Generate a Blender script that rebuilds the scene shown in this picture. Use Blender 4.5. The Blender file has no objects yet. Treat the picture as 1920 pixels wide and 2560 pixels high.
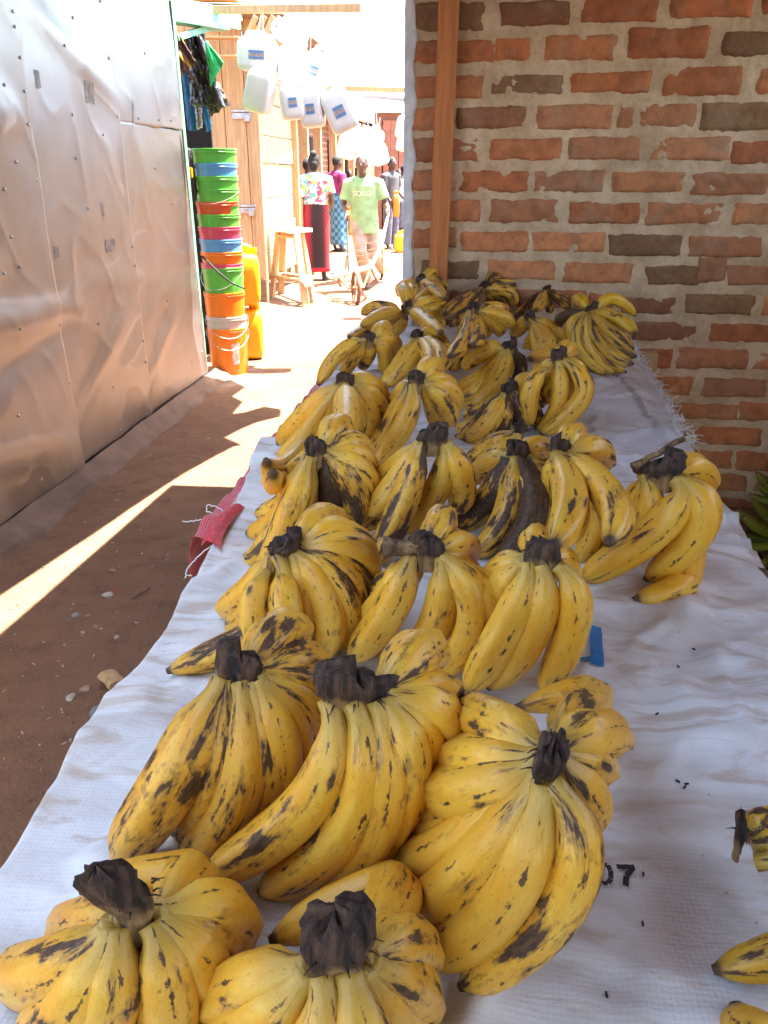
import bpy, bmesh, math, random
from mathutils import Vector, Matrix, noise, Quaternion
R = math.radians
sc = bpy.context.scene
col = sc.collection
random.seed(7)
# ------------------------------------------------------------------ camera model (metres; +Y along the alley)
F = 2050.; TH = R(22.57); PS = R(6.25); CH = 1.45
st, ct, sp, cp = math.sin(TH), math.cos(TH), math.sin(PS), math.cos(PS)
def ray(px, py):
    x = (px-960)/F; y = -(py-1280)/F
    f = ct+st*y; u = -st+ct*y
    return Vector((-sp*f+cp*x, cp*f+sp*x, u))
def at_z(px, py, z):
    r = ray(px, py); t = (z-CH)/r.z
    return Vector((r.x*t, r.y*t, z))
def at_y(px, py, Y):
    r = ray(px, py); t = Y/r.y
    return Vector((r.x*t, Y, CH+r.z*t))
def at_x(px, py, X):
    r = ray(px, py); t = X/r.x
    return Vector((X, r.y*t, CH+r.z*t))
cam = bpy.data.cameras.new('camera'); co = bpy.data.objects.new('camera', cam); col.objects.link(co)
co.location = (0, 0, CH)
co.rotation_euler = (math.pi/2-TH, 0, PS)
cam.sensor_fit = 'VERTICAL'; cam.sensor_height = 36; cam.lens = 36*F/2560; cam.clip_start = .02; cam.clip_end = 500
sc.camera = co
# ------------------------------------------------------------------ light
SUN = Vector((.28, .13, .951)).normalized()
L = bpy.data.lights.new('sun', 'SUN'); L.energy = 5.0; L.angle = R(.5); L.color = (1, .95, .86)
lo = bpy.data.objects.new('sun', L); col.objects.link(lo); lo.rotation_euler = SUN.to_track_quat('Z', 'Y').to_euler()
w = bpy.data.worlds.new('World'); sc.world = w; w.use_nodes = True
nt = w.node_tree
sky = nt.nodes.new('ShaderNodeTexSky'); sky.sky_type = 'NISHITA'; sky.sun_disc = False
sky.sun_elevation = math.asin(SUN.z); sky.sun_rotation = math.atan2(SUN.x, SUN.y)
sky.air_density = 1.2; sky.dust_density = 3.0; sky.ozone_density = 1.0
bg = nt.nodes['Background']; bg.inputs[1].default_value = .115
nt.links.new(sky.outputs[0], bg.inputs[0])
vs = sc.view_settings; vs.view_transform = 'Standard'; vs.look = 'None'; vs.gamma = 1; vs.exposure = 3.44
sc.cycles.max_bounces = 8; sc.cycles.diffuse_bounces = 5
try: sc.cycles.use_denoising = True
except Exception: pass
# ------------------------------------------------------------------ mesh helpers
def fbm(p, o=4): return noise.fractal(p, 1.0, 2.0, o)
class MB:
    def __init__(s): s.v = []; s.f = []; s.m = []; s.uv = None; s.col = None
    def quadgrid(s, fn, nu, nv, mat=0, wrapu=False):
        b = len(s.v)
        for j in range(nv+1):
            for i in range(nu if wrapu else nu+1):
                s.v.append(tuple(fn(i/nu, j/nv)))
        n = nu if wrapu else nu+1
        for j in range(nv):
            for i in range(nu):
                i2 = (i+1) % n
                s.f.append((b+j*n+i, b+j*n+i2, b+(j+1)*n+i2, b+(j+1)*n+i)); s.m.append(mat)
        return b
    def box(s, c, h, rot=None, mat=0, jit=0):
        b = len(s.v)
        for z in (-1, 1):
            for y in (-1, 1):
                for x in (-1, 1):
                    p = Vector((x*h[0]+random.uniform(-jit, jit), y*h[1]+random.uniform(-jit, jit), z*h[2]+random.uniform(-jit, jit)))
                    if rot is not None: p = rot @ p
                    s.v.append(tuple(Vector(c)+p))
        for f in ((0, 2, 3, 1), (4, 5, 7, 6), (0, 1, 5, 4), (2, 6, 7, 3), (0, 4, 6, 2), (1, 3, 7, 5)):
            s.f.append(tuple(b+i for i in f)); s.m.append(mat)
        return s
    def bar(s, p, q, wx, wy, up=(0, 0, 1), mat=0):
        p = Vector(p); q = Vector(q); d = q-p; z = d.normalized()
        x = Vector(up).cross(z)
        if x.length < 1e-3: x = Vector((1, 0, 0)).cross(z)
        x.normalize(); y = z.cross(x)
        rot = Matrix((x, y, z)).transposed()
        return s.box((p+q)/2, (wx/2, wy/2, d.length/2), rot, mat)
    def tube(s, pts, r, n=8, mat=0, cap=True, squash=None):
        pts = [Vector(p) for p in pts]; k = len(pts)
        rs = r if isinstance(r, (list, tuple)) else [r]*k
        t0 = (pts[1]-pts[0]).normalized()
        x = t0.cross(Vector((0, 0, 1)))
        if x.length < .05: x = t0.cross(Vector((0, 1, 0)))
        x.normalize(); b = len(s.v)
        for i in range(k):
            t = (pts[min(i+1, k-1)]-pts[max(i-1, 0)]).normalized()
            x = (x-t*x.dot(t)).normalized(); y = t.cross(x)
            for a in range(n):
                an = 2*math.pi*a/n
                s.v.append(tuple(pts[i]+x*math.cos(an)*rs[i]+y*math.sin(an)*rs[i]*(squash or 1)))
        for i in range(k-1):
            for a in range(n):
                a2 = (a+1) % n
                s.f.append((b+i*n+a, b+i*n+a2, b+(i+1)*n+a2, b+(i+1)*n+a)); s.m.append(mat)
        if cap:
            s.f.append(tuple(b+a for a in range(n))[::-1]); s.m.append(mat)
            s.f.append(tuple(b+(k-1)*n+a for a in range(n))); s.m.append(mat)
        return s
    def ball(s, c, r, n=12, mat=0, rot=None):
        r = (r, r, r) if isinstance(r, (int, float)) else r
        c = Vector(c); b = len(s.v); m = n//2
        for j in range(1, m):
            ph = math.pi*j/m
            for i in range(n):
                a = 2*math.pi*i/n
                p = Vector((r[0]*math.sin(ph)*math.cos(a), r[1]*math.sin(ph)*math.sin(a), r[2]*math.cos(ph)))
                if rot is not None: p = rot @ p
                s.v.append(tuple(c+p))
        up = Vector((0, 0, r[2])); 
        if rot is not None: up = rot @ up
        s.v.append(tuple(c+up)); s.v.append(tuple(c-up)); T = b+(m-1)*n
        for i in range(n):
            i2 = (i+1) % n
            s.f.append((b+i2, T, b+i)); s.m.append(mat)
            s.f.append((b+(m-2)*n+i, T+1, b+(m-2)*n+i2)); s.m.append(mat)
            for j in range(m-2):
                s.f.append((b+j*n+i, b+(j+1)*n+i, b+(j+1)*n+i2, b+j*n+i2)); s.m.append(mat)
        return s
    def lathe(s, prof, n=32, mat=0, c=(0, 0, 0)):
        c = Vector(c)
        k = len(prof)-1
        def fn(u, v):
            r, z = prof[round(v*k)]; a = 2*math.pi*u
            return c+Vector((r*math.cos(a), r*math.sin(a), z))
        s.quadgrid(fn, n, k, mat, True); return s
    def build(s, name, mats, parent=None, smooth=True, sharp=40):
        me = bpy.data.meshes.new(name); me.from_pydata(s.v, [], s.f)
        for m in (mats if isinstance(mats, (list, tuple)) else [mats]): me.materials.append(m)
        me.polygons.foreach_set('material_index', s.m)
        if s.uv: 
            ul = me.uv_layers.new(name='UVMap')
            for lp in me.loops: ul.data[lp.index].uv = s.uv[lp.vertex_index]
        if s.col:
            at = me.attributes.new('tint', 'FLOAT_COLOR', 'POINT')
            for i, c in enumerate(s.col): at.data[i].color = (*c, 1) if len(c) == 3 else c
        me.polygons.foreach_set('use_smooth', [bool(smooth)]*len(me.polygons))
        if smooth and sharp: me.set_sharp_from_angle(angle=R(sharp))
        me.update()
        o = bpy.data.objects.new(name, me); col.objects.link(o)
        if parent is not None: o.parent = parent
        return o
def bevel(o, wd=.004, seg=2):
    m = o.modifiers.new('bevel', 'BEVEL'); m.width = wd; m.segments = seg; m.limit_method = 'ANGLE'; m.angle_limit = R(40)
    return o
def tag(o, label, cat, group=None, kind=None):
    if label: o['label'] = label
    if cat: o['category'] = cat
    if group: o['group'] = group
    if kind: o['kind'] = kind
    return o
def empty(name, loc=(0, 0, 0), rz=0):
    o = bpy.data.objects.new(name, None); col.objects.link(o); o.location = loc; o.rotation_euler = (0, 0, rz); o.empty_display_size = .05
    return o
def structure(o): o['kind'] = 'structure'; return o
# ------------------------------------------------------------------ material helpers
class NT:
    def __init__(s, name, rough=.6, metal=0, spec=.5):
        s.mat = bpy.data.materials.new(name); s.mat.use_nodes = True; s.t = s.mat.node_tree
        s.b = s.t.nodes['Principled BSDF']
        s.b.inputs['Roughness'].default_value = rough; s.b.inputs['Metallic'].default_value = metal
        s.b.inputs['Specular IOR Level'].default_value = spec
    def n(s, typ, **kw):
        nd = s.t.nodes.new(typ)
        for k, v in kw.items():
            if k.startswith('i_'): nd.inputs[k[2:].replace('_', ' ')].default_value = v
            else: setattr(nd, k, v)
        return nd
    def l(s, a, b): s.t.links.new(a, b)
    def coord(s, kind='Object', scale=(1, 1, 1), loc=None, rnd=False):
        tc = s.n('ShaderNodeTexCoord'); mp = s.n('ShaderNodeMapping'); mp.inputs['Scale'].default_value = scale
        s.l(tc.outputs[kind], mp.inputs['Vector'])
        if rnd:
            oi = s.n('ShaderNodeObjectInfo'); mu = s.n('ShaderNodeMath', operation='MULTIPLY'); mu.inputs[1].default_value = 57.3
            s.l(oi.outputs['Random'], mu.inputs[0]); cb = s.n('ShaderNodeCombineXYZ')
            for i in range(3): s.l(mu.outputs[0], cb.inputs[i])
            s.l(cb.outputs[0], mp.inputs['Location'])
        return mp.outputs[0]
    def noise(s, vec, scale, detail=4, rough=.55, dist=0):
        nd = s.n('ShaderNodeTexNoise'); nd.inputs['Scale'].default_value = scale; nd.inputs['Detail'].default_value = detail
        nd.inputs['Roughness'].default_value = rough; nd.inputs['Distortion'].default_value = dist
        if vec is not None: s.l(vec, nd.inputs['Vector'])
        return nd.outputs['Fac']
    def ramp(s, fac, a, b, ca=0., cb=1.):
        nd = s.n('ShaderNodeMapRange'); nd.interpolation_type = 'SMOOTHSTEP'
        nd.inputs[1].default_value = a; nd.inputs[2].default_value = b; nd.inputs[3].default_value = ca; nd.inputs[4].default_value = cb
        s.l(fac, nd.inputs[0]); return nd.outputs[0]
    def math(s, op, a, b=None):
        nd = s.n('ShaderNodeMath', operation=op)
        for i, x in enumerate((a, b)):
            if x is None: continue
            if isinstance(x, (int, float)): nd.inputs[i].default_value = x
            else: s.l(x, nd.inputs[i])
        return nd.outputs[0]
    def mix(s, fac, a, b, blend='MIX'):
        nd = s.n('ShaderNodeMix', data_type='RGBA', blend_type=blend)
        for idx, x in ((0, fac), (6, a), (7, b)):
            if isinstance(x, (int, float)): nd.inputs[idx].default_value = x
            elif isinstance(x, tuple): nd.inputs[idx].default_value = (*x, 1) if len(x) == 3 else x
            else: s.l(x, nd.inputs[idx])
        return nd.outputs[2]
    def color(s, x):
        if isinstance(x, tuple): s.b.inputs['Base Color'].default_value = (*x, 1)
        else: s.l(x, s.b.inputs['Base Color'])
    def rough(s, x): s.l(x, s.b.inputs['Roughness'])
    def bump(s, h, strength=.3, dist=.01):
        nd = s.n('ShaderNodeBump'); nd.inputs['Strength'].default_value = strength; nd.inputs['Distance'].default_value = dist
        s.l(h, nd.inputs['Height']); s.l(nd.outputs[0], s.b.inputs['Normal'])
def simple(name, c, rough=.6, metal=0, var=.25, scale=12, bump=.15, spec=.5, stretch=(1, 1, 1)):
    m = NT(name, rough, metal, spec); v = m.coord('Object', stretch, rnd=True)
    f = m.noise(v, scale, 5)
    d = tuple(x*(1-var) for x in c); e = tuple(min(1, x*(1+var)) for x in c)
    m.color(m.mix(m.ramp(f, .3, .7), d, e))
    if bump: m.bump(m.noise(v, scale*4, 4), bump, .003)
    return m.mat
def wood(name, c, rough=.65, axis=2, dark=.45, scale=1.):
    m = NT(name, rough)
    s = [14*scale]*3; s[axis] = 1.2*scale
    v = m.coord('Object', tuple(s), rnd=True)
    f = m.noise(v, 3, 6, .6, .6); g = m.noise(v, .7, 2)
    x = m.mix(m.ramp(f, .3, .75), tuple(k*dark for k in c), c)
    x = m.mix(m.ramp(g, .35, .75, 0, .45), x, tuple(k*.6 for k in c))
    m.color(x); m.bump(f, .3, .004)
    return m.mat

# ================================================================== MATERIALS
def make_banana_mat(name, ripe, mid, dark=(.022, .012, .008)):
    m = NT(name, .42, 0, .45)
    uv = m.coord('UV', (1, 1, 1)); sx = m.n('ShaderNodeSeparateXYZ'); m.l(uv, sx.inputs[0])
    u, v = sx.outputs[0], sx.outputs[1]
    oi = m.n('ShaderNodeObjectInfo'); rnd = oi.outputs['Random']
    oc = m.n('ShaderNodeSeparateColor'); m.l(oi.outputs['Color'], oc.inputs[0])
    rot, tone = oc.outputs[0], oc.outputs[1]
    r100 = m.math('MULTIPLY', rnd, 91.)
    def cyl(su, sv):            # noise space that closes round the finger
        a = m.math('MULTIPLY', u, 2*math.pi)
        cb = m.n('ShaderNodeCombineXYZ')
        m.l(m.math('MULTIPLY', m.math('COSINE', a), su), cb.inputs[0])
        m.l(m.math('MULTIPLY', m.math('SINE', a), su), cb.inputs[1])
        m.l(m.math('ADD', m.math('MULTIPLY', v, sv), r100), cb.inputs[2])
        return cb.outputs[0]
    # base: pale toward the belly, deeper elsewhere
    b1 = m.noise(cyl(1., 3.), 1.1, 3); b2 = m.noise(cyl(1., 4.), 5, 5)
    base = m.mix(m.ramp(b1, .3, .7), ripe, mid)
    base = m.mix(m.ramp(b2, .45, .8, 0, .35), base, tuple(k*.68 for k in mid))
    base = m.mix(m.math('MULTIPLY', tone, .6), base, (.50, .22, .025))
    # green-tan neck and dull tip
    base = m.mix(m.ramp(v, .22, .03, 0, .75), base, (.40, .27, .06))
    base = m.mix(m.ramp(v, .90, .99, 0, .8), base, (.30, .17, .04))
    # brown bruised mottling
    f3 = m.noise(cyl(1., 7.), 2.2, 7, .68)
    th = m.math('SUBTRACT', .70, m.math('MULTIPLY', rot, .18))
    e = m.math('SUBTRACT', f3, th)
    base = m.mix(m.ramp(e, -.06, .05, 0, .62), base, (.19, .085, .022))
    # long dark strokes
    f4 = m.noise(cyl(1.5, 4.2), 2.2, 7, .68)
    th4 = m.math('SUBTRACT', .785, m.math('MULTIPLY', rot, .12))
    e4 = m.math('SUBTRACT', f4, th4)
    k4 = m.ramp(e4, -.012, .03); base = m.mix(m.ramp(e4, -.075, .01, 0, .6), base, (.23, .10, .025))
    # ridges rubbed dark here and there
    fr = m.math('FRACT', m.math('MULTIPLY', u, 5.))
    near = m.math('ABSOLUTE', m.math('SUBTRACT', fr, .5))
    f5 = m.noise(cyl(.9, 5.), 2.6, 6, .7)
    wdt = m.ramp(f5, .48, .72, 0, .16)
    k5 = m.ramp(m.math('SUBTRACT', wdt, m.math('SUBTRACT', .5, near)), -.012, .03)
    # freckles
    vo = m.n('ShaderNodeTexVoronoi'); vo.inputs['Scale'].default_value = 7.; m.l(cyl(1.1, 8.), vo.inputs['Vector'])
    rr = m.noise(cyl(1., 8.), 6, 2)
    k6 = m.ramp(m.math('SUBTRACT', m.ramp(rr, .46, .8, 0., .2), vo.outputs['Distance']), -.02, .03)
    k7 = m.ramp(m.noise(cyl(1., 5.5), 22, 3, .6), .63, .70)
    tip = m.ramp(v, .958, .98)
    k = m.math('MAXIMUM', m.math('MAXIMUM', k4, k5), m.math('MAXIMUM', m.math('MAXIMUM', k6, m.math('MULTIPLY', k7, .7)), tip))
    # big rotten patches on the spoiled ones
    eb = m.math('SUBTRACT', m.noise(cyl(.85, 2.4), 1.35, 9, .62), m.math('SUBTRACT', .645, m.math('ADD', m.math('MULTIPLY', rot, .10), m.math('MULTIPLY', m.math('POWER', rot, 3.), .26)))); kb = m.ramp(eb, -.004, .026); base = m.mix(m.ramp(eb, -.07, .02, 0, .7), base, (.26, .12, .03))
    k = m.math('MAXIMUM', k, kb)
    m.color(m.mix(m.math('MULTIPLY', k, .94), base, m.mix(m.ramp(m.noise(cyl(1, 6), 5, 4), .35, .65), dark, (.10, .045, .020))))
    m.rough(m.math('ADD', m.math('MULTIPLY', k, .2), m.ramp(b2, .3, .7, .32, .44)))
    m.bump(m.math('SUBTRACT', m.noise(cyl(1., 6.), 3, 4), m.math('MULTIPLY', k, .25)), .22, .004)
    m.b.inputs['Subsurface Weight'].default_value = .06; m.b.inputs['Subsurface Radius'].default_value = (.6, .35, .08); m.b.inputs['Subsurface Scale'].default_value = .006
    return m.mat
M = {}
M['banana'] = make_banana_mat('banana_skin', (.84, .51, .06), (.79, .375, .018))
M['plantain'] = make_banana_mat('plantain_skin', (.72, .45, .035), (.64, .35, .014))
M['green_banana'] = make_banana_mat('green_banana_skin', (.14, .17, .014), (.09, .13, .008))
def stump_mat():
    m = NT('dried_stump', .85); at = m.n('ShaderNodeAttribute', attribute_name='tint'); sx = m.n('ShaderNodeSeparateColor'); m.l(at.outputs['Color'], sx.inputs[0])
    h = sx.outputs[0]
    v = m.coord('Object', (1, 1, 1), rnd=True); v2 = m.coord('Object', (70, 70, 14), rnd=True)
    f = m.noise(v2, 2, 6, .65); g = m.noise(v, 45, 5)
    d = m.mix(m.ramp(f, .35, .72), (.014, .008, .006), (.115, .058, .032))
    d = m.mix(m.ramp(g, .56, .76, 0, .5), d, (.20, .14, .105))
    t = m.mix(m.ramp(f, .3, .7), (.16, .085, .035), (.38, .24, .10))
    hh = m.math('ADD', h, m.math('MULTIPLY', m.math('SUBTRACT', g, .5), .7))
    m.color(m.mix(m.ramp(hh, .36, .60), t, d))
    m.bump(m.math('ADD', f, m.math('MULTIPLY', g, .7)), .8, .006)
    return m.mat
M['stump'] = stump_mat()
def sack_mat(name, base=(.74, .745, .735), red=False):
    m = NT(name, .5, 0, .35)
    v = m.coord('Object'); sx = m.n('ShaderNodeSeparateXYZ'); m.l(v, sx.inputs[0])
    # woven tape: two crossed bands
    def weave(k):
        a = m.math('SINE', m.math('MULTIPLY', sx.outputs[0], k)); b = m.math('SINE', m.math('MULTIPLY', sx.outputs[1], k))
        return m.math('ADD', m.math('MULTIPLY', a, .5), m.math('MULTIPLY', b, .5))
    wv = weave(1250.)
    n1 = m.noise(m.coord('Object', (1, 2.2, 1)), 3.4, 7, .62, .8); n2 = m.noise(v, 13, 6, .65); n3 = m.noise(v, 90, 3)
    n4 = m.noise(m.coord('Object', (1.2, 5, 1)), 4.1, 6, .6, 1.4)
    c = m.mix(m.ramp(n2, .35, .7), tuple(x*.92 for x in base), base)
    c = m.mix(m.ramp(n1, .42, .70, 0, .8), c, (.47, .42, .37))
    c = m.mix(m.ramp(n4, .50, .66, 0, .6), c, (.42, .29, .18))
    c = m.mix(m.math('MULTIPLY', m.ramp(n3, .7, .76), m.ramp(n1, .45, .6, 0, .6)), c, (.14, .09, .06))
    if red:
        e = m.ramp(sx.outputs[0], -.452, -.458)
        c = m.mix(e, c, m.mix(m.ramp(wv, -.2, .6), (.50, .05, .06), (.70, .25, .27)))
    m.color(c); m.bump(m.math('ADD', m.math('MULTIPLY', wv, .08), m.math('ADD', m.math('MULTIPLY', n2, 2.2), m.math('MULTIPLY', m.noise(m.coord('Object', (1, 2.4, 1)), 26, 5, .6, 1.), .55))), .5, .003)
    return m.mat
M['sack'] = sack_mat('woven_sack'); M['sack2'] = sack_mat('woven_sack_frayed', (.60, .60, .61), True)
M['thread'] = simple('sack_thread', (.72, .72, .72), .6, var=.1)
M['red_weave'] = simple('red_weave', (.52, .055, .065), .55, var=.3, scale=160)
M['ink'] = simple('black_ink', (.018, .017, .022), .6, var=.5, scale=120)
M['blue_ink'] = simple('blue_ink', (.02, .19, .52), .5, var=.25, scale=70)
def brick_mat():
    m = NT('burnt_brick', .88, 0, .25); at = m.n('ShaderNodeAttribute', attribute_name='tint')
    v = m.coord('Object'); n1 = m.noise(v, 16, 6, .62); n2 = m.noise(v, 70, 4, .6); n3 = m.noise(v, 9, 6)
    c = m.mix(m.ramp(n1, .36, .68, .0, .5), at.outputs['Color'], (.15, .075, .042))
    c = m.mix(m.ramp(n2, .45, .75, 0, .35), c, (.42, .17, .09))
    c = m.mix(m.ramp(n3, .50, .72, 0, .55), c, (.36, .25, .17))
    m.color(c); m.bump(m.math('ADD', n1, n2), .55, .008)
    return m.mat
M['brick'] = brick_mat()
def mortar_mat():
    m = NT('mud_mortar', .92, 0, .2); v = m.coord('Object'); n1 = m.noise(v, 9, 6, .6); n2 = m.noise(v, 60, 5)
    c = m.mix(m.ramp(n1, .3, .7), (.48, .335, .205), (.68, .505, .335)); c = m.mix(m.ramp(n2, .5, .8, 0, .4), c, (.20, .14, .10))
    m.color(c); m.bump(m.math('ADD', n1, m.math('MULTIPLY', n2, .5)), .6, .01); return m.mat
M['mortar'] = mortar_mat()
M['plaster'] = simple('white_plaster', (.72, .74, .78), .8, var=.15, scale=20, bump=.5)
M['post'] = wood('red_timber', (.64, .21, .05), .6, 2, .62)
M['timber'] = wood('raw_timber', (.56, .345, .155), .65, 2, .62)
M['plank_x'] = wood('plank_along', (.60, .36, .15), .65, 0, .6)
M['plank_y'] = wood('plank_side', (.64, .44, .22), .65, 1, .7)
M['dark_wood'] = wood('weathered_timber', (.22, .13, .075), .75, 0, .5)
M['mint'] = simple('mint_paint', (.18, .42, .29), .5, var=.2, scale=8)
def dirt_mat():
    m = NT('red_dirt', .93, 0, .2); v = m.coord('Object')
    n1 = m.noise(v, 1.1, 6, .6); n2 = m.noise(v, 9, 6, .65); n3 = m.noise(v, 75, 4, .6)
    c = m.mix(m.ramp(n1, .3, .7), (.15, .076, .043), (.205, .108, .062))
    c = m.mix(m.ramp(n2, .45, .75, 0, .6), c, (.10, .052, .032))
    c = m.mix(m.ramp(n3, .62, .78, 0, .6), c, (.27, .17, .11))
    c = m.mix(m.ramp(m.noise(v, 3.3, 5), .68, .74, 0, .5), c, (.26, .055, .03))
    m.color(m.mix(m.ramp(m.noise(v, 190, 3, .6), .60, .70, 0, .5), c, (.30, .20, .14))); m.bump(m.math('ADD', m.math('ADD', n2, m.math('MULTIPLY', m.noise(v, 4.5, 4), 2.2)), m.math('MULTIPLY', n3, .7)), .75, .016); return m.mat
M['dirt'] = dirt_mat()
M['earth'] = simple('packed_earth', (.16, .10, .07), .95, var=.25, scale=5, bump=.15)
def sheet_mat():
    m = NT('galvanised_sheet', .3, 1., .5)
    v = m.coord('Object'); vz = m.coord('Object', (1, 30, 1.2)); n1 = m.noise(v, 2.2, 5, .6); n2 = m.noise(vz, 2, 6, .6); n3 = m.noise(m.coord('Object', (1, 5, 1.4)), 2.6, 5, .62, .6)
    c = m.mix(m.ramp(n1, .3, .7), (.37, .37, .375), (.49, .49, .495))
    c = m.mix(m.ramp(n2, .5, .8, 0, .3), c, (.48, .43, .39))
    dk = m.ramp(n3, .70, .76, 0, .75)
    c = m.mix(dk, c, (.18, .155, .14)); m.color(c)
    m.l(m.math('SUBTRACT', 1., m.math('MULTIPLY', dk, .6)), m.b.inputs['Metallic'])
    m.rough(m.math('ADD', m.ramp(n1, .3, .7, .40, .52), m.math('MULTIPLY', dk, .3)))
    m.b.inputs['Anisotropic'].default_value = .35
    m.bump(m.math('ADD', m.noise(v, 4, 2), m.math('MULTIPLY', n2, .08)), .10, .02); return m.mat
M['sheet'] = sheet_mat()
M['nail'] = simple('nail_head', (.5, .49, .48), .4, .9)
M['black'] = simple('black_gap', (.012, .011, .011), .8)  # black parts, and painted shade inside the stall and doorways
M['soot'] = simple('tar_patch', (.27, .245, .225), .5, var=.35, scale=25)
def plastic(name, c, rough=.32, tr=0.): 
    m = NT(name, rough, 0, .5); v = m.coord('Object', rnd=True); n = m.noise(v, 9, 4)
    m.color(m.mix(m.ramp(n, .35, .7, 0, .35), c, tuple(k*.72 for k in c)))
    if tr: m.b.inputs['Subsurface Weight'].default_value = tr; m.b.inputs['Subsurface Radius'].default_value = (.08, .04, .02); m.b.inputs['Subsurface Scale'].default_value = .3
    m.bump(m.noise(m.coord('Object', (1, 1, 60)), 3, 2), .08, .002)
    return m.mat
PL = dict(green=(.10, .42, .055), blue=(.10, .30, .62), red=(.62, .085, .025), pink=(.58, .06, .12), orange=(.82, .19, .012), grey=(.50, .44, .42), yellow=(.86, .45, .01), white=(.80, .80, .78))
for k, c in PL.items(): M['p_'+k] = plastic(k+'_plastic', c)
# ================================================================== GROUND
g = MB()
def gz(x, y):
    z = .012*fbm(Vector((x*.7, y*.7, 3)))+.004*fbm(Vector((x*4, y*4, 1)))
    if y > 7.5 and x < -2.2: z += .10*max(0, min(1, (-2.2-x)/.5))*max(0, min(1, (y-7.5)/1.5))*(.6+.5*fbm(Vector((x*2, y*2, 9))))*max(0, min(1, (12.5-y)/2))
    return z
def gfn(u, v):
    y = -3+(v**2.2)*150; x = (u-.5)
    x = (abs(x)*2)**1.8*math.copysign(60, x)-1.2
    return (x, y, gz(x, y) if y < 40 else 0)
g.quadgrid(gfn, 150, 210)
structure(g.build('ground', M['dirt'], sharp=0))
# earth plinth along the sheet wall
e = MB()
def efn(u, v):
    y = 1.6+u*4.55; n = fbm(Vector((y*3, v*2, 5))); n2 = fbm(Vector((y*12, v*6, 2)))
    x = -1.96+.02+v*(.12+.03*n); z = (1-v**1.1)*(.075+.008*n)+.002*n2-(.02 if v > .95 else 0)
    return (x, y, z)
e.quadgrid(efn, 160, 10)
structure(e.build('earth_kerb', M['earth'], sharp=0))
# ================================================================== BRICK WALL (front face at Y = 3.7)
WY = 3.7
def zr(x0, x1, y0, y1, oy=0):
    a = at_y(1000+.5546*x0, .5546*y0+oy, WY); b = at_y(1000+.5546*x1, .5546*y1+oy, WY)
    return [a.x, b.x, b.z, a.z]
rows = [[(50,380,15,135),(460,765,15,105),(825,1160,-5,90),(1230,1580,-25,70),(1640,1950,-40,60)],
 [(60,425,190,272),(435,575,180,262),(650,970,165,268),(1040,1385,130,252),(1465,1800,150,240)],
 [(55,365,350,435),(405,735,345,415),(775,1120,335,410),(1195,1535,305,428),(1615,1900,310,420)],
 [(55,235,490,585),(260,560,488,568),(620,950,480,575),(980,1330,475,570),(1365,1700,470,580)],
 [(60,355,625,725),(415,725,630,715),(760,1080,622,715),(1130,1480,625,715),(1500,1820,640,735)],
 [(65,240,770,855),(270,580,775,860),(600,920,772,862),(960,1290,780,862),(1315,1650,785,875),(1690,1990,790,880)],
 [(65,360,905,992),(410,710,902,998),(770,1070,920,1002),(1115,1455,918,1010),(1510,1820,920,1012)],
 [(70,250,1032,1115),(270,565,1050,1130),(597,920,1048,1132),(945,1265,1065,1148),(1300,1635,1070,1155),(1680,1990,1075,1165)],
 [(90,355,1175,1255),(395,700,1180,1257),(740,1045,1188,1270),(1110,1340,1202,1280),(1352,1456,1165,1266),(1475,1800,1200,1285)]]
rows2 = [[(90,200,240,310),(230,500,235,305),(520,830,230,300),(860,960,250,320),(1000,1235,262,330),(1290,1590,250,332),(1640,1940,260,340)],
 [(100,370,365,440),(410,700,365,440),(740,1020,370,445),(1060,1350,372,450),(1405,1700,380,460)],
 [(90,250,490,565),(290,580,490,565),(620,900,490,568),(930,1220,492,572),(1260,1560,490,580),(1590,1900,510,590)],
 [(100,380,615,690),(420,720,615,690),(760,1060,618,690),(1100,1305,620,695),(1370,1655,625,708),(1700,1990,630,712)],
 [(90,260,735,800),(300,600,735,800),(640,920,735,802),(950,1180,738,803),(1220,1515,738,805),(1535,1850,740,815)],
 [(300,600,842,915),(640,940,842,915),(980,1280,845,918),(1325,1630,845,925),(1670,1980,850,930)],
 [(350,650,950,1025),(690,960,950,1028),(990,1250,950,1030),(1285,1490,950,1030),(1515,1800,960,1045)],
 [(300,600,1055,1128),(640,940,1055,1128),(980,1260,1055,1130),(1300,1560,1055,1130),(1600,1900,1062,1140)],
 [(400,700,1165,1225),(740,1040,1168,1228),(1080,1390,1170,1230),(1440,1700,1170,1230),(1740,2040,1175,1235)],
 [(640,940,1268,1330),(980,1260,1268,1330),(1300,1560,1270,1335),(1600,1900,1275,1340)]]
BR = [[zr(*b) for b in r] for r in rows]+[[zr(*b, oy=600) for b in r] for r in rows2]
def rw(zs):  # generic row above the frame
    zs_ = []; x = -.30+random.uniform(-.1, .05)
    while x < 2.7: ln = random.uniform(.27, .32); zs_.append([max(x, -.31), x+ln, zs, zs+.075+random.uniform(-.01, .012)]); x += ln+random.uniform(.035, .06)
    return zs_
for r in BR:       # carry each course on to the right, out of the frame
    x = r[-1][1]+random.uniform(.035, .06); z0, z1 = r[-1][2], r[-1][3]
    while x < 2.7: ln = random.uniform(.26, .32); r.append([x, x+ln, z0+random.uniform(-.01, .01), z1+random.uniform(-.01, .01)]); x += ln+random.uniform(.03, .06)
z = max(b[3] for b in BR[0])+.05
while z < 2.46: BR.insert(0, rw(z)); z += .13
bw = MB(); bw.col = []
def mort(u, v):
    x = -.315+u*3.1; z_ = -.05+v*2.63
    return (x, WY+.003+.007*fbm(Vector((x*6, z_*6, 0)))+.004*fbm(Vector((x*25, z_*25, 4)))-.011*max(0, fbm(Vector((x*9+30, z_*14, 8)))-.15), z_)
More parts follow.
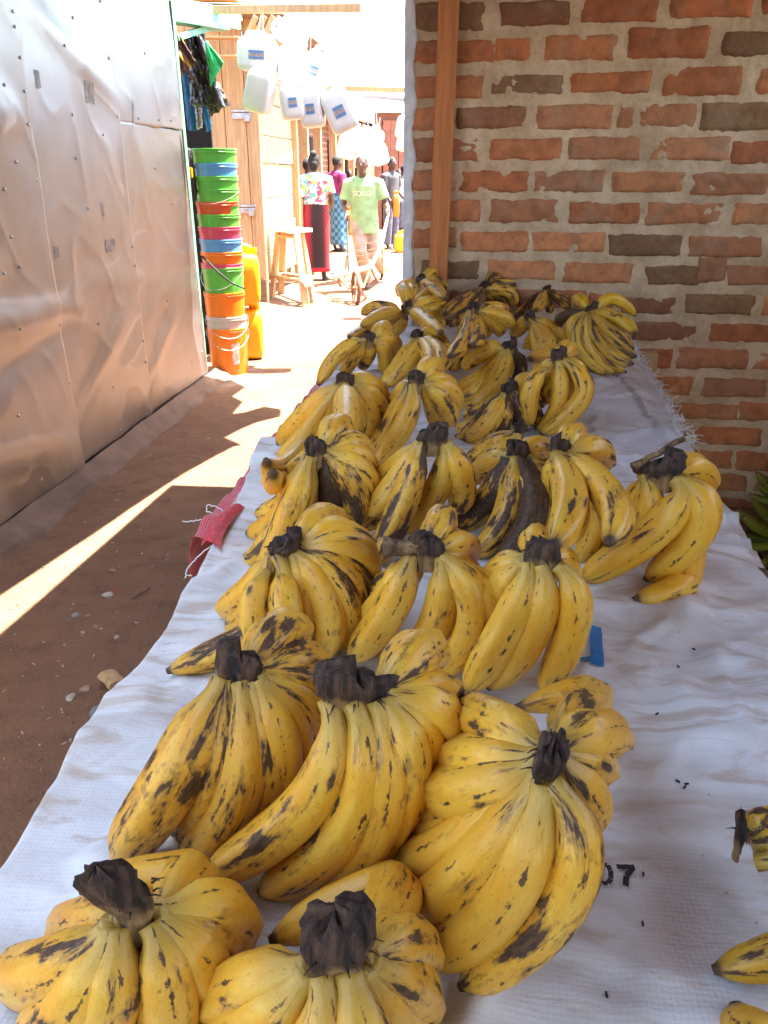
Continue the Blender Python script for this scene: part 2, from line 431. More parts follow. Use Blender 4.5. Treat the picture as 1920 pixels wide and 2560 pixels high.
bw.quadgrid(lambda u, v: mort(1-u, v), 330, 280, 0)
bw.quadgrid(lambda u, v: (-.315+u*.0, WY+.01+.2*u+0, -.05+v*2.63) if False else (-.315+.004*fbm(Vector((v*20, u*4, 8))), WY+.006+u*.22, -.05+v*2.63), 6, 60, 0)
bw.box((1.235, WY+.3, 1.26), (1.55, .08, 1.30), None, 0)
bw.col += [(.4, .3, .2)]*(len(bw.v))
pal = [(.56, .19, .075), (.62, .23, .095), (.52, .17, .07), (.54, .23, .11), (.44, .20, .105), (.64, .26, .11)]
darkp = [(.24, .135, .07), (.27, .16, .08), (.30, .13, .07)]
darks = {(0, 0), (0, 1), (3, 1), (3, 4), (7, 3), (8, 0), (8, 3), (9, 4), (2, 1), (1, 4)}
nr_extra = len(BR)-len(rows)-len(rows2)
for ri, r in enumerate(BR):
    for bi, (x0, x1, z0, z1) in enumerate(r):
        c = random.choice(darkp) if ((ri-nr_extra, bi) in darks or random.random() < .05) else random.choice(pal)
        k = random.uniform(.85, 1.12); c = tuple(q*k for q in c)
        sd = random.uniform(0, 99); pr = random.uniform(.004, .011); tilt = random.uniform(-.004, .004)
        def fn(u, v):
            a = -1+2*u; b = -1+2*v
            x = (x0+x1)/2-((x1-x0)/2+.010)*a; z_ = (z0+z1)/2+((z1-z0)/2+.011)*b
            ed = max(abs(a)**6, abs(b)**4)
            x += .008*fbm(Vector((z_*14, sd, a*1.5)))*abs(a); z_ += .0065*fbm(Vector((x*11, sd+7, b)))*abs(b)+.005*fbm(Vector((x*45, sd, b)))*abs(b)**3+.003*fbm(Vector((x*120, sd, b)))*abs(b)**4; x += .004*fbm(Vector((z_*90, sd+4, a)))*abs(a)**6
            y = WY-pr+.024*ed**2+.006*fbm(Vector((x*12, z_*12, sd)))+.007*max(0, fbm(Vector((x*22+50, z_*22, sd)))-.25)+.0015*fbm(Vector((x*90, z_*90, sd)))+tilt*a
            return (x, y, z_)
        n0 = len(bw.v); bw.quadgrid(fn, 30, 10, 1); bw.col += [c]*(len(bw.v)-n0)
wall = bw.build('brick_wall', [M['mortar'], M['brick']], sharp=60)
tag(wall, 'rough red brick wall with wide mud mortar joints behind the bananas', 'wall')
pe = MB()
def pfn(u, v):
    z_ = -.05+v*2.62; n = fbm(Vector((z_*9, 2, 1))); n2 = fbm(Vector((z_*30, 5, u*3)))
    x = -.322+u*(.046+.012*n+.007*n2); return (x, WY-.012-.008*math.sin(math.pi*u)+.003*n2+(.02 if u > .98 else 0), z_)
pe.quadgrid(lambda u, v: pfn(1-u, v), 8, 220)
pe.quadgrid(lambda u, v: (-.322-.004*fbm(Vector((v*60, u*5, 3))), WY-.012+u*.24, -.05+v*2.62), 5, 120)
pe.build('plaster_edge', M['plaster'], wall, sharp=0)
# the house goes on behind the brick wall's corner
hs = MB(); hs.box((1.2, 6.6, 1.08), (1.48, 2.6, 1.11))
ho = hs.build('house_side', M['mortar']); tag(ho, 'mud plastered flank of the house running back from the brick wall corner', 'building')
s = MB(); s.box((2.1, .1, .85), (.1, 3.55, .85)); s.build('added_shade_wall', M['mortar'], wall, smooth=False)  # unseen wall, added to block light coming from the right
# ================================================================== TIMBER POST
t0 = at_y(1123, 0, 3.62); t1 = at_y(1095, 690, 3.62); d = (t0-t1)
a = t1-d*(t1.z/d.z); b = t0+d*((2.53-t0.z)/d.z)
p = MB(); n_ = 40
def postfn(u, v):
    c = a.lerp(b, v); an = int(u*4+.001) % 4; cs = [(-1, -1), (1, -1), (1, 1), (-1, 1)][an]
    wob = .002*fbm(Vector((v*9, an, 0)))
    return c+Vector((cs[0]*(.039+wob), cs[1]*(.03+wob), 0))
p.quadgrid(postfn, 4, n_, 0, True)
po = bevel(p.build('timber_post', M['post'], smooth=False), .004); tag(po, 'upright reddish timber post leaning against the brick wall corner', 'post')
# ================================================================== ROOFS (out of the frame above; they shade the stall)
def slab(name, poly, z, th, mat, parent=None):
    m = MB(); n = len(poly)
    m.v = [(x, y, z) for x, y in poly]+[(x, y, z+th) for x, y in poly]
    m.f = [tuple(range(n))[::-1], tuple(range(n, 2*n))]+[(i, (i+1) % n, n+(i+1) % n, n+i) for i in range(n)]; m.m = [0]*len(m.f)
    return m.build(name, mat, parent, smooth=False)
structure(slab('roof', [(-.55, -7), (-.55, 1.15), (-.87, 1.5), (-.80, 2.61), (-.713, 4.05), (2.8, 4.2), (2.8, -7)], 2.56, .03, M['dark_wood']))
# ================================================================== METAL SHED (left)
shed = empty('metal_shed', (-1.95, 4, 0)); tag(shed, 'shed wall of dented galvanised metal sheets nailed to a frame, left of alley', 'shed')
WX = -1.95
creases = [(2.9, 1.05, .5, .10, .02), (3.3, .86, .9, -.05, .022), (3.35, .70, .6, .15, -.015), (4.2, .55, .5, .5, .013), (5.0, .42, .5, .6, .012), (4.4, .9, .7, -.1, .01), (2.8, 1.5, .6, .3, .014), (3.2, 1.75, .5, -.25, .016), (4.3, 1.95, .6, -.35, .014), (3.0, .35, .6, -.2, .015), (5.2, .75, .5, .25, .009)]
def sheetx(y, z, sd):
    d = .013*fbm(Vector((y*.9, z*1.1, sd)), 2)+.0025*fbm(Vector((y*2.8, z*3.2, sd+5)), 2)+.0035*(1-abs(fbm(Vector((y*2.3+z*1.1, z*1.8-y*.6, sd+9)), 2)))**6
    for cy, cz, ln, sl, am in creases:
        q = (z-cz)-(y-cy)*sl; al = (y-cy)/ln
        if abs(al) < 1: d += am*math.exp(-(q/.075)**2)*(1-al*al)+(am*.5*(math.exp(-(max(q, 0)/.2)**2) if q > 0 else 1)*(1-al*al) if False else 0)
    return d
sheds = [(1.2, 3.74, .07, 2.6, .009, 1), (3.70, 4.70, .062, 2.6, .0, 2), (4.66, 5.93, .03, 1.70, -.006, 3), (4.65, 5.94, 1.695, 2.6, .001, 4)]
for y0, y1, z0, z1, off, sd in sheds:
    s = MB()
    def fn(u, v):
        y = y0+u*(y1-y0); z_ = z0+v*(z1-z0)
        edge = .006*fbm(Vector((z_*2.2, sd, 1)), 2) if u in (0., 1.) else 0
        ex = .010*max(0, fbm(Vector((z_*1.7+3, sd, 7)), 2))*max(0, 1-(1-u)/.06) if y1 < 5 else 0
        if y1 > 5: y = y0+u*(5.83-.072*z_-y0)
        zz = z_+(.012*fbm(Vector((y*3, sd, 4))) if v == 0 else 0)
        return (WX+off+sheetx(y, z_, sd*3.1)+ex, y+edge, zz)
    s.quadgrid(fn, int((y1-y0)*70), int((z1-z0)*70))
    o = s.build('metal_sheet', M['sheet'], shed, sharp=0); o.location = -shed.location
    sl = o.modifiers.new('thick', 'SOLIDIFY'); sl.thickness = .002
for (px, py) in [(36,45),(42,105),(68,228),(90,360),(108,492),(140,712),(186,962),(203,1072),(236,1283),(272,1515),(245,180),(285,452),(302,625),(344,823),(392,1278),(448,1530),(60,640),(12,747),(38,936),(70,1055),(6,335),(5,1080),(57,1300),(66,1642),(155,1896),(427,230),(405,533),(498,766),(519,975),(527,1050),(548,1215),(562,1347),(570,1430),(595,1565),(475,1700),(460,460),(545,468),(625,474),(673,476),(569,211),(614,665),(684,806),(666,1190),(760,1432),(798,1390),(393,5),(286,70),(325,1808)]:
    q = at_x(px*.6328, py*.6328, WX); sd = 1 if q.y < 3.72 else 2
    s = MB(); s.ball((0, 0, 0), (.004, .0075, .0075), 8)
    ii = 1 if q.y < 3.72 else 2 if q.y < 4.68 else 3 if q.z < 1.7 else 4
    off = sheds[ii-1][4]
    o = s.build('nail', M['nail'], shed); o.location = (off+.003+sheetx(q.y, q.z, sheds[ii-1][5]*3.1), q.y-4, q.z)
# grimy patches left on the sheet (thin tar rectangles)
for (x0, y0, x1, y1) in [(326, 318, 372, 412), (135, 275, 165, 350), (412, 950, 455, 990), (214, 975, 236, 1018), (395, 800, 412, 855)]:
    q0 = at_x(x0*.6328, y0*.6328, WX); q1 = at_x(x1*.6328, y1*.6328, WX); s = MB()
    ii = 1 if q0.y < 3.72 else 2
    s.quadgrid(lambda u, v: (lambda y, z_: (sheds[ii-1][4]+.0016+sheetx(y, z_, sheds[ii-1][5]*3.1), y-4+.006*fbm(Vector((z_*30, 3, u))), z_+.006*fbm(Vector((y*30, 1, v)))))(q0.y+u*(q1.y-q0.y), q0.z+v*(q1.z-q0.z)), 8, 10)
    s.build('tar_patch', M['soot'], shed, sharp=0)
s = MB(); s.bar((-1.2, 1.80, -.0), (-1.2, 1.62, 2.6), 2.39, .03); s.box((-1.2, -2.78, 1.3), (1.2, .02, 1.3)); s.box((-2.38, -.4, 1.3), (.02, 2.3, 1.3))
s.build('shed_frame', M['dark_wood'], shed, smooth=False)
def over(px, py, z): g_ = at_z(px, py, 0); return (g_.x+SUN.x/SUN.z*z, g_.y+SUN.y/SUN.z*z)
o = slab('shed_roof', [(-1.96, -7), (-1.96, 1.3), (-1.20, 1.5), (-.94, 2.84)]+[over(px, py, 2.63) for px, py in [(453, 1188), (540, 1138), (582, 1116), (604, 1112), (560, 1094), (606, 1070), (640, 1056), (700, 1040), (702, 1022), (660, 1016), (612, 1030), (580, 1034), (606, 1004), (580, 990), (612, 968), (575, 950)]]+[(-1.3, 5.9), (-4.4, 5.7), (-4.4, -7)], 2.615, .03, M['dark_wood'], shed); o.location = -shed.location  # unseen roof; its edge is notched to cast the hanging goods' shadows
# ================================================================== TABLE AND SACKS
T = .84
tb = empty('market_table', (.06, 2, 0)); tag(tb, 'long wooden market table covered with white woven sacks', 'table')
s = MB()
for i in range(5): s.box((-.38+.172*i-.06+.03, 0, T-.035), (.084, 1.58, .014), None, 0, .002)
bevel(s.build('tabletop', M['plank_y'], tb, smooth=False), .003)
for x in (-.40, .31):
    for y in (-1.5, 0., 1.5):
        s = MB(); s.bar((x, y, 0), (x, y, T-.12), .07, .07); bevel(s.build('leg', M['timber'], tb, smooth=False))
s = MB()
for x in (-.41, .32): s.bar((x, -1.6, T-.085), (x, 1.6, T-.085), .05, .07)
for y in (-1.45, 0.08, 1.32): s.bar((-.41, y, T-.085), (.66 if y > 1 else .32, y, T-.085), .05, .07)
bevel(s.build('rail', M['timber'], tb, smooth=False))
def flat(x, y):
    d = math.hypot((x-.23)/.16, (y-.60)/.12); return min(1, max(.12, d-.35))
def sackz(x, y, back=False):
    n = fbm(Vector((x*2.2+3, y*1.6, 11)), 2)*.014+fbm(Vector((x*7, y*4.2, 2)), 3)*.006
    w1 = 1-abs(fbm(Vector((x*3.1+9, y*5.5, 5)), 2)); n += .012*max(0, w1-.66)/.34*.8
    w3 = 1-abs(fbm(Vector((x*2.4+y*1.2, y*3.2-x*1.5, 25)), 3)); n += .010*max(0, w3-.84)/.16
    w2 = 1-abs(fbm(Vector((x*6.1+2, y*2.5+.8*x, 15)), 2)); n += .007*max(0, w2-.8)/.2
    return T+.008+n*flat(x, y)*.85+(0 if not back else -.006)
def drape(x, y, z, xl, xr):
    if x < xl: d = xl-x; return (xl-.018*(1-math.exp(-d/.02)), y, z-max(0, d-.006)*1.0)
    if x > xr: d = x-xr; return (xr+.018*(1-math.exp(-d/.02)), y, z-max(0, d-.006)*1.0)
    return (x, y, z)
def lx(y):  # wavy left edge of the front sack
    return -.414+.010*math.sin(y*5.2+.6)-.035*max(0, y-1.0)/.4+.008*fbm(Vector((y*6, 0, 3)))
s = MB()
def f1(u, v):
    y = .22+v*1.63+.0; xl = lx(y); x = (xl-.12)+u*(.475+.12-(xl-.12)); x0 = x
    if v > .985: pass
    yy = y+(.03*fbm(Vector((x*4, 9, 1))) if v == 1 else 0)
    return drape(x, yy, sackz(x, yy), xl, .475)
s.quadgrid(f1, 200, 300)
sk = s.build('woven_sack', M['sack'], sharp=0); tag(sk, 'white woven sack with black stamped digits, spread over the near half of the table', 'sack')
sk.modifiers.new('thick', 'SOLIDIFY').thickness = -.0008
s = MB()
def rx(y): return .50+.065*max(0, min(1, (y-1.75)/.8))+.05*max(0, min(1, (y-2.5)/.9))+.012*fbm(Vector((y*5, 3, 3)))
def f2(u, v):
    y = 1.28+v*2.2; xl = -.475; xr = rx(y); x = (xl-.09)+u*(xr-(xl-.09))
    z = sackz(x, y, True)
    if x > .47: z += .006-.5*(x-.47)*(.35+.4*fbm(Vector((y*4, 1, 8))))
    return drape(x, y, z, xl, 9)
s.quadgrid(f2, 150, 260)
sk2 = s.build('woven_sack', M['sack2'], sharp=0); tag(sk2, 'greyer woven sack with a frayed edge, under the far bunches', 'sack')
sk2.modifiers.new('thick', 'SOLIDIFY').thickness = -.0008
# frayed threads along its right edge
s = MB(); random.seed(3)
for i in range(650):
    y = random.uniform(1.95, 3.38); x = rx(y); z = sackz(x, y, True)+.004-.5*(x-.47)*.35
    ln = random.uniform(.012, .058); a = random.uniform(-.9, .9); p0 = Vector((x-.008, y, z)); pts = [p0]
    dr = Vector((math.cos(a), math.sin(a), random.uniform(-.1, .6)))
    for k in range(5):
        dr = (dr+Vector((random.uniform(-.95, .95), random.uniform(-.95, .95), random.uniform(-.8, .55)))).normalized(); pts.append(pts[-1]+dr*ln/5)
    s.tube(pts, .0007, 4, cap=False)
o = s.build('fringe', M['thread'], sk2, sharp=0); o['kind'] = 'stuff'
# red folded corner with loose threads, seen at the left edge
rc = MB(); C4 = [at_z(568, 1278, T+.022), at_z(612, 1268, T+.03), at_z(552, 1376, T+.02), at_z(503, 1362, T+.0)]
rc.quadgrid(lambda u, v: C4[0].lerp(C4[1], u).lerp(C4[3].lerp(C4[2], u), v)+Vector((-.012*math.sin(math.pi*v), 0, .012*math.sin(math.pi*u)+.003*fbm(Vector((u*5, v*5, 1))))), 10, 14)
o = rc.build('red_corner', M['red_weave'], sk2, sharp=0); o['label'] = 'red folded corner of the sack with loose threads'
s = MB()
def thr(pts, r=.0011):
    q = [at_z(px, py, z) for px, py, z in pts]; out = []
    for i in range(len(q)-1):
        for k in range(6): out.append(q[i].lerp(q[i+1], k/6)+Vector((random.uniform(-1, 1), random.uniform(-1, 1), random.uniform(-1, 1)))*.0015)
    out.append(q[-1]); s.tube(out, r, 5)
thr([(560, 1278, T+.012), (520, 1295, T-.01), (490, 1302, T-.03), (456, 1303, T-.05)])
thr([(545, 1283, T), (515, 1280, T), (518, 1262, T+.01), (540, 1268, T+.01), (556, 1276, T+.012)])
thr([(560, 1350, T), (520, 1370, T-.01), (490, 1395, T-.03), (466, 1425, T-.05), (464, 1445, T-.06)])
thr([(466, 1438, T-.06), (480, 1440, T-.06)])
thr([(535, 1300, T+.01), (505, 1325, T), (503, 1345, T), (540, 1345, T+.005), (560, 1338, T+.01), (562, 1346, T+.01)])
thr([(570, 1280, T+.014), (520, 1330, T+.002), (505, 1362, T-.012)])
s.build('loose_thread', M['thread'], sk2, sharp=0)
# printed marks on the near sack
def strip(name, pts, wd, mat, par=sk):
    m = MB(); q = [at_z(px, py, T+.01) for px, py in pts]
    for i in range(len(q)-1):
        dv = (q[i+1]-q[i]); nrm = Vector((-dv.y, dv.x, 0)).normalized()*wd/2
        def fn(u, v):
            p = q[i].lerp(q[i+1], v)+nrm*(2*u-1); j = .0006*fbm(Vector((p.x*300, p.y*300, i)))
            x, y = p.x+j, p.y+j; return (x, y, sackz(x, y)+.0032+.0002*i)
        m.quadgrid(fn, 5, 10)
    return m.build(name, mat, par, sharp=0)
strip('printed_zero', [(1508, 2166), (1497, 2180), (1496, 2200), (1506, 2211), (1519, 2212), (1527, 2200), (1526, 2180), (1518, 2167), (1508, 2166)], .0048, M['ink'])
strip('printed_seven', [(1541, 2168), (1586, 2169)], .0055, M['ink']); strip('printed_seven', [(1581, 2172), (1566, 2192), (1563, 2217)], .0055, M['ink'])
strip('blue_letter', [(1486, 1579), (1490, 1690)], .017, M['blue_ink']); strip('blue_letter', [(1477, 1676), (1448, 1672)], .010, M['blue_ink'])
strip('blue_mark', [(1496, 1750), (1512, 1757)], .007, M['blue_ink'])
s = MB()
for px, py in [(1690, 1977), (1707, 1992), (1712, 1984), (1605, 2205), (1603, 2332), (1640, 1800), (1575, 1880), (1560, 1350), (1690, 1700), (1730, 1650), (1512, 2515), (1535, 1160), (1525, 1112)]:
    q = at_z(px, py, T); s.box((q.x, q.y, sackz(q.x, q.y)+.002), (.0024, .0008, .0008), Matrix.Rotation(random.uniform(0, 3), 3, 'Z'))
o = s.build('peel_crumbs', M['ink']); tag(o, 'dark dried crumbs scattered over the white sack', 'crumbs', kind='stuff')
# ================================================================== BANANAS
def bez(P, t):
    a, b_, c, d_ = P; k = 1-t
    return a*k**3+b_*3*k*k*t+c*3*k*t*t+d_*t**3
def catmull(ps, t):
    n = len(ps)-1; x = min(t*n, n-1e-6); i = int(x); f = x-i
    p0 = ps[max(i-1, 0)]; p1 = ps[i]; p2 = ps[i+1]; p3 = ps[min(i+2, n)]
    return .5*((2*p1)+(p2-p0)*f+(2*p0-5*p1+4*p2-p3)*f*f+(3*p1-p0-3*p2+p3)*f**3)
PROF = [(0, .45), (.05, .42), (.09, .49), (.14, .70), (.20, .88), (.30, .98), (.5, 1.0), (.64, .98), (.78, .90), (.87, .76), (.94, .54), (.97, .35), (.985, .24), (1, .2)]
def prof(t):
    for (a_, x), (b_, y) in zip(PROF, PROF[1:]):
        if t <= b_: f = (t-a_)/(b_-a_); f = f*f*(3-2*f)*.5+f*.5; return x+(y-x)*f
    return .2
def finger(fn, r, parent, name='banana', mat='banana', rot=.3, tone=.3, NS=26, NA=16, ph=None, neck=1.):
    m = MB(); m.uv = []
    pts = []
    dense = [fn(i/120) for i in range(121)]; acc = [0]
    for i in range(120): acc.append(acc[-1]+(dense[i+1]-dense[i]).length)
    Ltot = acc[-1]; j = 0
    ts = [(i/NS) for i in range(NS+1)]
    ts = sorted(ts+[.96, .985, .993])
    for t in ts:
        d_ = t*Ltot
        while j < 119 and acc[j+1] < d_: j += 1
        f = (d_-acc[j])/max(1e-9, acc[j+1]-acc[j]); pts.append(dense[j].lerp(dense[j+1], f))
    K = len(pts); ph = random.uniform(0, 6.28) if ph is None else ph
    t0_ = (pts[1]-pts[0]).normalized(); x = t0_.cross(Vector((0, 0, 1)))
    if x.length < .05: x = t0_.cross(Vector((0, 1, 0)))
    x.normalize(); sq = random.uniform(.92, 1.0); sd = random.uniform(0, 50)
    for i in range(K):
        tg = (pts[min(i+1, K-1)]-pts[max(i-1, 0)]).normalized(); x = (x-tg*x.dot(tg)).normalized(); y = tg.cross(x)
        t = ts[i]; rr = r*prof(t)
        if t < .2: rr *= 1-(1-neck)*(1-t/.2)
        for a in range(NA+1):
            an = 2*math.pi*a/NA
            k = 1+.075*math.cos(5*(an-ph)-math.pi)*min(1, t*5)*(1 if t < .95 else .4)
            k *= 1+.03*noise.noise(Vector((math.cos(an)*1.2, math.sin(an)*1.2, t*4+sd)))
            m.v.append(tuple(pts[i]+(x*math.cos(an)+y*math.sin(an)*sq)*rr*k))
            m.uv.append((((an-ph)/(2*math.pi)), t))
    n = NA+1
    for i in range(K-1):
        for a in range(NA): m.f.append((i*n+a, i*n+a+1, (i+1)*n+a+1, (i+1)*n+a)); m.m.append(0)
    m.v.append(tuple(pts[-1])); m.uv.append((.5, 1)); m.v.append(tuple(pts[0])); m.uv.append((.5, 0))
    for a in range(NA):
        m.f.append(((K-1)*n+a, (K-1)*n+a+1, K*n)); m.m.append(0); m.f.append((a+1, a, K*n+1)); m.m.append(0)
    o = m.build(name, M[mat], parent, sharp=0)
    # weld the seam for smooth shading
    bm = bmesh.new(); bm.from_mesh(o.data); bmesh.ops.remove_doubles(bm, verts=bm.verts, dist=1e-6); bm.to_mesh(o.data); bm.free()
    o.color = (rot, tone, 0, 1)
    return o
def stump(C, az, half, parent, stem=None, up=.022, name='crown_stump', thick=.62):
    m = MB(); m.col = []
    half *= .60; up *= .62
    ax = Vector((math.cos(az), math.sin(az), 0)); ay = Vector((-ax.y, ax.x, 0)); sd = random.uniform(0, 99)
    nu, nv = 32, 18; thick *= random.uniform(.7, 1.0)
    tilt = random.uniform(-.5, .5); lean = Vector((random.uniform(-.35, .35), random.uniform(-.35, .35), 0)); bow = random.uniform(-.35, .35)
    def fn(u, v):
        a = 2*math.pi*u
        z = -.034+v*(.034+up)
        k = .62+.38*min(1, max(0, (v-.25)/.35))
        if v > .9: k *= max(.02, 1-((v-.9)/.1)**2.5)
        c_, s_ = math.cos(a), math.sin(a)
        p = [abs(c_)**.8*math.copysign(1, c_)*half, abs(s_)**.8*math.copysign(1, s_)*half*thick]
        p[1] += bow*half*((p[0]/half)**2-.5)*max(0, v-.2)
        dn = 1+.34*fbm(Vector((c_*1.1, s_*1.1, z*14+sd)))+.22*fbm(Vector((c_*3.2, s_*3.2, z*30+sd)))+.05*fbm(Vector((c_*11, s_*11, z*20+sd)))
        zz = z+.011*fbm(Vector((c_*2, s_*2, sd)))*(v**2)+.006*max(0, fbm(Vector((c_*9, s_*9, sd+3))))*(v > .75)+tilt*p[0]*v
        return C+ax*p[0]*k*dn+ay*p[1]*k*dn+lean*max(0, z)+Vector((0, 0, zz+.006))
    m.quadgrid(fn, nu, nv, 0, True)
    for j in range(nv+1): m.col += [(j/nv,)*3]*nu
    b0 = len(m.v); m.v.append(tuple(C+lean*up+Vector((0, 0, up*.93)))); m.col.append((1, 1, 1))
    for i in range(nu): m.f.append((nv*nu+i, nv*nu+(i+1) % nu, b0)); m.m.append(0)
    for i in range(12):     # dry fibres
        a = random.uniform(0, 6.28); p = C+ax*math.cos(a)*half*.85+ay*math.sin(a)*half*thick*.85+Vector((0, 0, random.uniform(-.005, up*.7)))
        dv = Vector((math.cos(a+az), math.sin(a+az), random.uniform(-.9, .5))).normalized(); q = p+dv*random.uniform(.005, .013)
        n0 = len(m.v); m.tube([p, (p+q)/2+Vector((0, 0, .001)), q], [.0012, .0008, .0003], 4); m.col += [(.9, .9, .9)]*(len(m.v)-n0)
    if stem:
        p, q, sr_ = stem; n0 = len(m.v)
        m.tube([p.lerp(q, k/6)+Vector((random.uniform(-1, 1), random.uniform(-1, 1), random.uniform(-1, 1)))*.0012 for k in range(7)], [sr_*k for k in (1.45, 1.05, .95, .9, .85, .85, .9)], 10); m.col += [(.50, .5, .5)]*(len(m.v)-n0)
    return m.build(name, M['stump'], parent, sharp=0)
GRP = 'banana bunches laid out on the sacks'
def sphere_ray(C, px, py, rad):
    dr = ray(px, py).normalized(); oc = Vector((0, 0, CH))-C
    b_ = oc.dot(dr); c_ = oc.length_squared-rad*rad; D = b_*b_-c_
    if D < 0: return Vector((0, 0, CH))+dr*(-b_)
    return Vector((0, 0, CH))+dr*(-b_+math.sqrt(D))
FL = .205
def build_hand(key, label, crown, axis, fingers, rr=.0226, mat='banana', rot=.3, tone=.3, group=GRP, hfix=None, stem=None, base=0., cup=.022, name='banana_bunch', fill=True, dense=17):
    cx, cy, h = crown; az = R(axis[0]); half = axis[1]
    best = None
    for i in range(40):                  # how high the crown stands so that the front fingers get their real length
        hh = .11+i*.005+base
        C = at_z(cx, cy, T+hh); err = 0; k = 0
        for f in fingers:
            if f[2].get('via'): continue
            P = at_z(f[0], f[1], T+f[2].get('z', .018)+base); an = math.degrees(math.atan2(P.y-C.y, P.x-C.x))
            if -150 < an < -40: err += ((P-C).length-FL)**2; k += 1
        if k and (best is None or err < best[0]): best = (err, hh)
    h = hfix if hfix else (best[1] if best else h)
    C = at_z(cx, cy, T+h)
    root = empty(name, (C.x, C.y, T)); tag(root, label, 'bananas', group)
    off = -root.location
    ax = Vector((math.cos(az), math.sin(az), 0))
    objs = [stump(C, az, half, root, (C+Vector(stem[0]), C+Vector(stem[1]), stem[2]) if stem else None, up=cup)]
    fingers = list(fingers)
    def tipof(f): return f[3] if len(f) > 3 else at_z(f[0], f[1], T+f[2].get('z', .018)+base)
    def azof(f): q = tipof(f)-C; return math.degrees(math.atan2(q.y, q.x))
    reg = sorted([f for f in fingers if not f[2].get('via') and -105 < azof(f) < 62], key=azof)
    if dense:
        for f, g_ in zip(reg, reg[1:]):
            gap = azof(g_)-azof(f); nn = round(gap/dense)
            if 20 < gap < 100 and nn > 1:
                for k in range(1, nn):
                    P_ = tipof(f).lerp(tipof(g_), k/nn); q = P_-C; ln_ = q.length; q.z = 0
                    P_ += q.normalized()*random.uniform(-.008, .010); fingers.append([f[0]+(g_[0]-f[0])*k/nn, f[1]+(g_[1]-f[1])*k/nn, {'z': f[2].get('z', .018), 'r': random.uniform(.86, .98)}])
    if fill:
        azs = sorted(math.atan2((at_z(f[0], f[1], T+f[2].get('z', .018)+base)-C).y, (at_z(f[0], f[1], T+f[2].get('z', .018)+base)-C).x) for f in fingers)
        for i, a0 in enumerate(azs):
            a1 = azs[(i+1) % len(azs)]+(2*math.pi if i == len(azs)-1 else 0); gap = math.degrees(a1-a0)
            if 34 < gap < 170 and math.degrees((a0+a1)/2) < 40:
                for k in range(1, max(2, round(gap/32))):
                    fingers.append((a0+(a1-a0)*k/max(2, round(gap/32)), None, {}))
    for f in fingers:
        if f[1] is None:
            hd = Vector((math.cos(f[0]), math.sin(f[0]), 0)); rd = random.uniform(.055, .08)
            Rt = C+hd*.012+ax*(half*.6*ax.dot(hd))-Vector((0, 0, .028)); Tp = Vector((C.x, C.y, max(T+.022+base, C.z-.16)))+hd*rd
            c = Tp-Rt; Q = (Vector((0, 0, .35))+hd*.75)*c.length*.42
            ps = [Rt, Rt+c*.2+Q, Rt+c*.7+Q*.9, Tp]
            objs.append(finger(lambda t, ps=ps: bez(ps, t), rr*random.uniform(.88, .98), root, 'banana', mat, max(0, min(1, random.gauss(rot, .15))), max(0, min(1, random.gauss(tone, .12))), NS=20, NA=14)); continue
        d_ = f[2]; zt = T+d_.get('z', .018)+base; P = at_z(f[0], f[1], zt); an = math.degrees(math.atan2(P.y-C.y, P.x-C.x))
        r = rr*d_.get('r', 1.)*random.uniform(.94, 1.04)
        knuckle = not d_.get('m') and d_.get('k', (48 < an < 115) and not d_.get('via'))
        if d_.get('via'):
            V = [at_z(a_, b_, T+c_+base) for a_, b_, c_ in d_['via']]
            hd = Vector((V[0].x-C.x, V[0].y-C.y, 0)).normalized(); Rt = C+hd*.016+ax*(half*.8*ax.dot(hd))-Vector((0, 0, .018))
            ps = [Rt]+V+[P]; fn = lambda t, ps=ps: catmull(ps, t)
        elif d_.get('m'):
            lim = FL*1.18 if an < 20 or an > 130 else .165
            if (P-C).length > lim:
                lo_, hi_ = zt, C.z
                for _ in range(24):
                    mid_ = (lo_+hi_)/2; P = at_z(f[0], f[1], mid_)
                    if (P-C).length > lim*.97: lo_ = mid_
                    else: hi_ = mid_
            mr = ray(*d_['m']).normalized(); O_ = Vector((0, 0, CH))
            R0 = C-Vector((0, 0, .006)); want = (R0+P)/2+Vector((0, 0, .03)); Mp = O_+mr*(want-O_).dot(mr)
            hd = Vector((Mp.x-C.x, Mp.y-C.y, 0)).normalized(); Rt = R0+hd*.004+ax*(half*.42*ax.dot(hd))
            ctl = 2*Mp-.5*(Rt+P); ps = [Rt, Rt.lerp(ctl, .667), P.lerp(ctl, .667), P]; fn = lambda t, ps=ps: bez(ps, t)
        elif knuckle:
            K = sphere_ray(C, f[0], f[1], .108); K = K.lerp(C, .22)
            hd = Vector((K.x-C.x, K.y-C.y, 0)).normalized(); Rt = C+hd*.014+ax*(half*.8*ax.dot(hd))-Vector((0, 0, .016))
            tz = max(T+.02+base, K.z-.10)
            Tp = Vector((K.x, K.y, tz))+hd*.035
            ctl = 2*K-.5*(Rt+Tp); ps = [Rt, Rt.lerp(ctl, .667), Tp.lerp(ctl, .667), Tp]; fn = lambda t, ps=ps: bez(ps, t)
        else:
            if (P-C).length > FL*1.18:      # rests on what lies below it
                lo_, hi_ = zt, C.z
                for _ in range(24):
                    mid_ = (lo_+hi_)/2; P = at_z(f[0], f[1], mid_)
                    if (P-C).length > FL*1.12: lo_ = mid_
                    else: hi_ = mid_
            hd = Vector((P.x-C.x, P.y-C.y, 0)).normalized()
            Rt = C+hd*.014+ax*(half*.8*ax.dot(hd))-Vector((0, 0, .018))
            c = P-Rt; Ln = c.length; cn = c.normalized(); N = (Vector((0, 0, 1))-cn*cn.z).normalized(); S = cn.cross(Vector((0, 0, 1))).normalized()
            front = -138 < an < -55
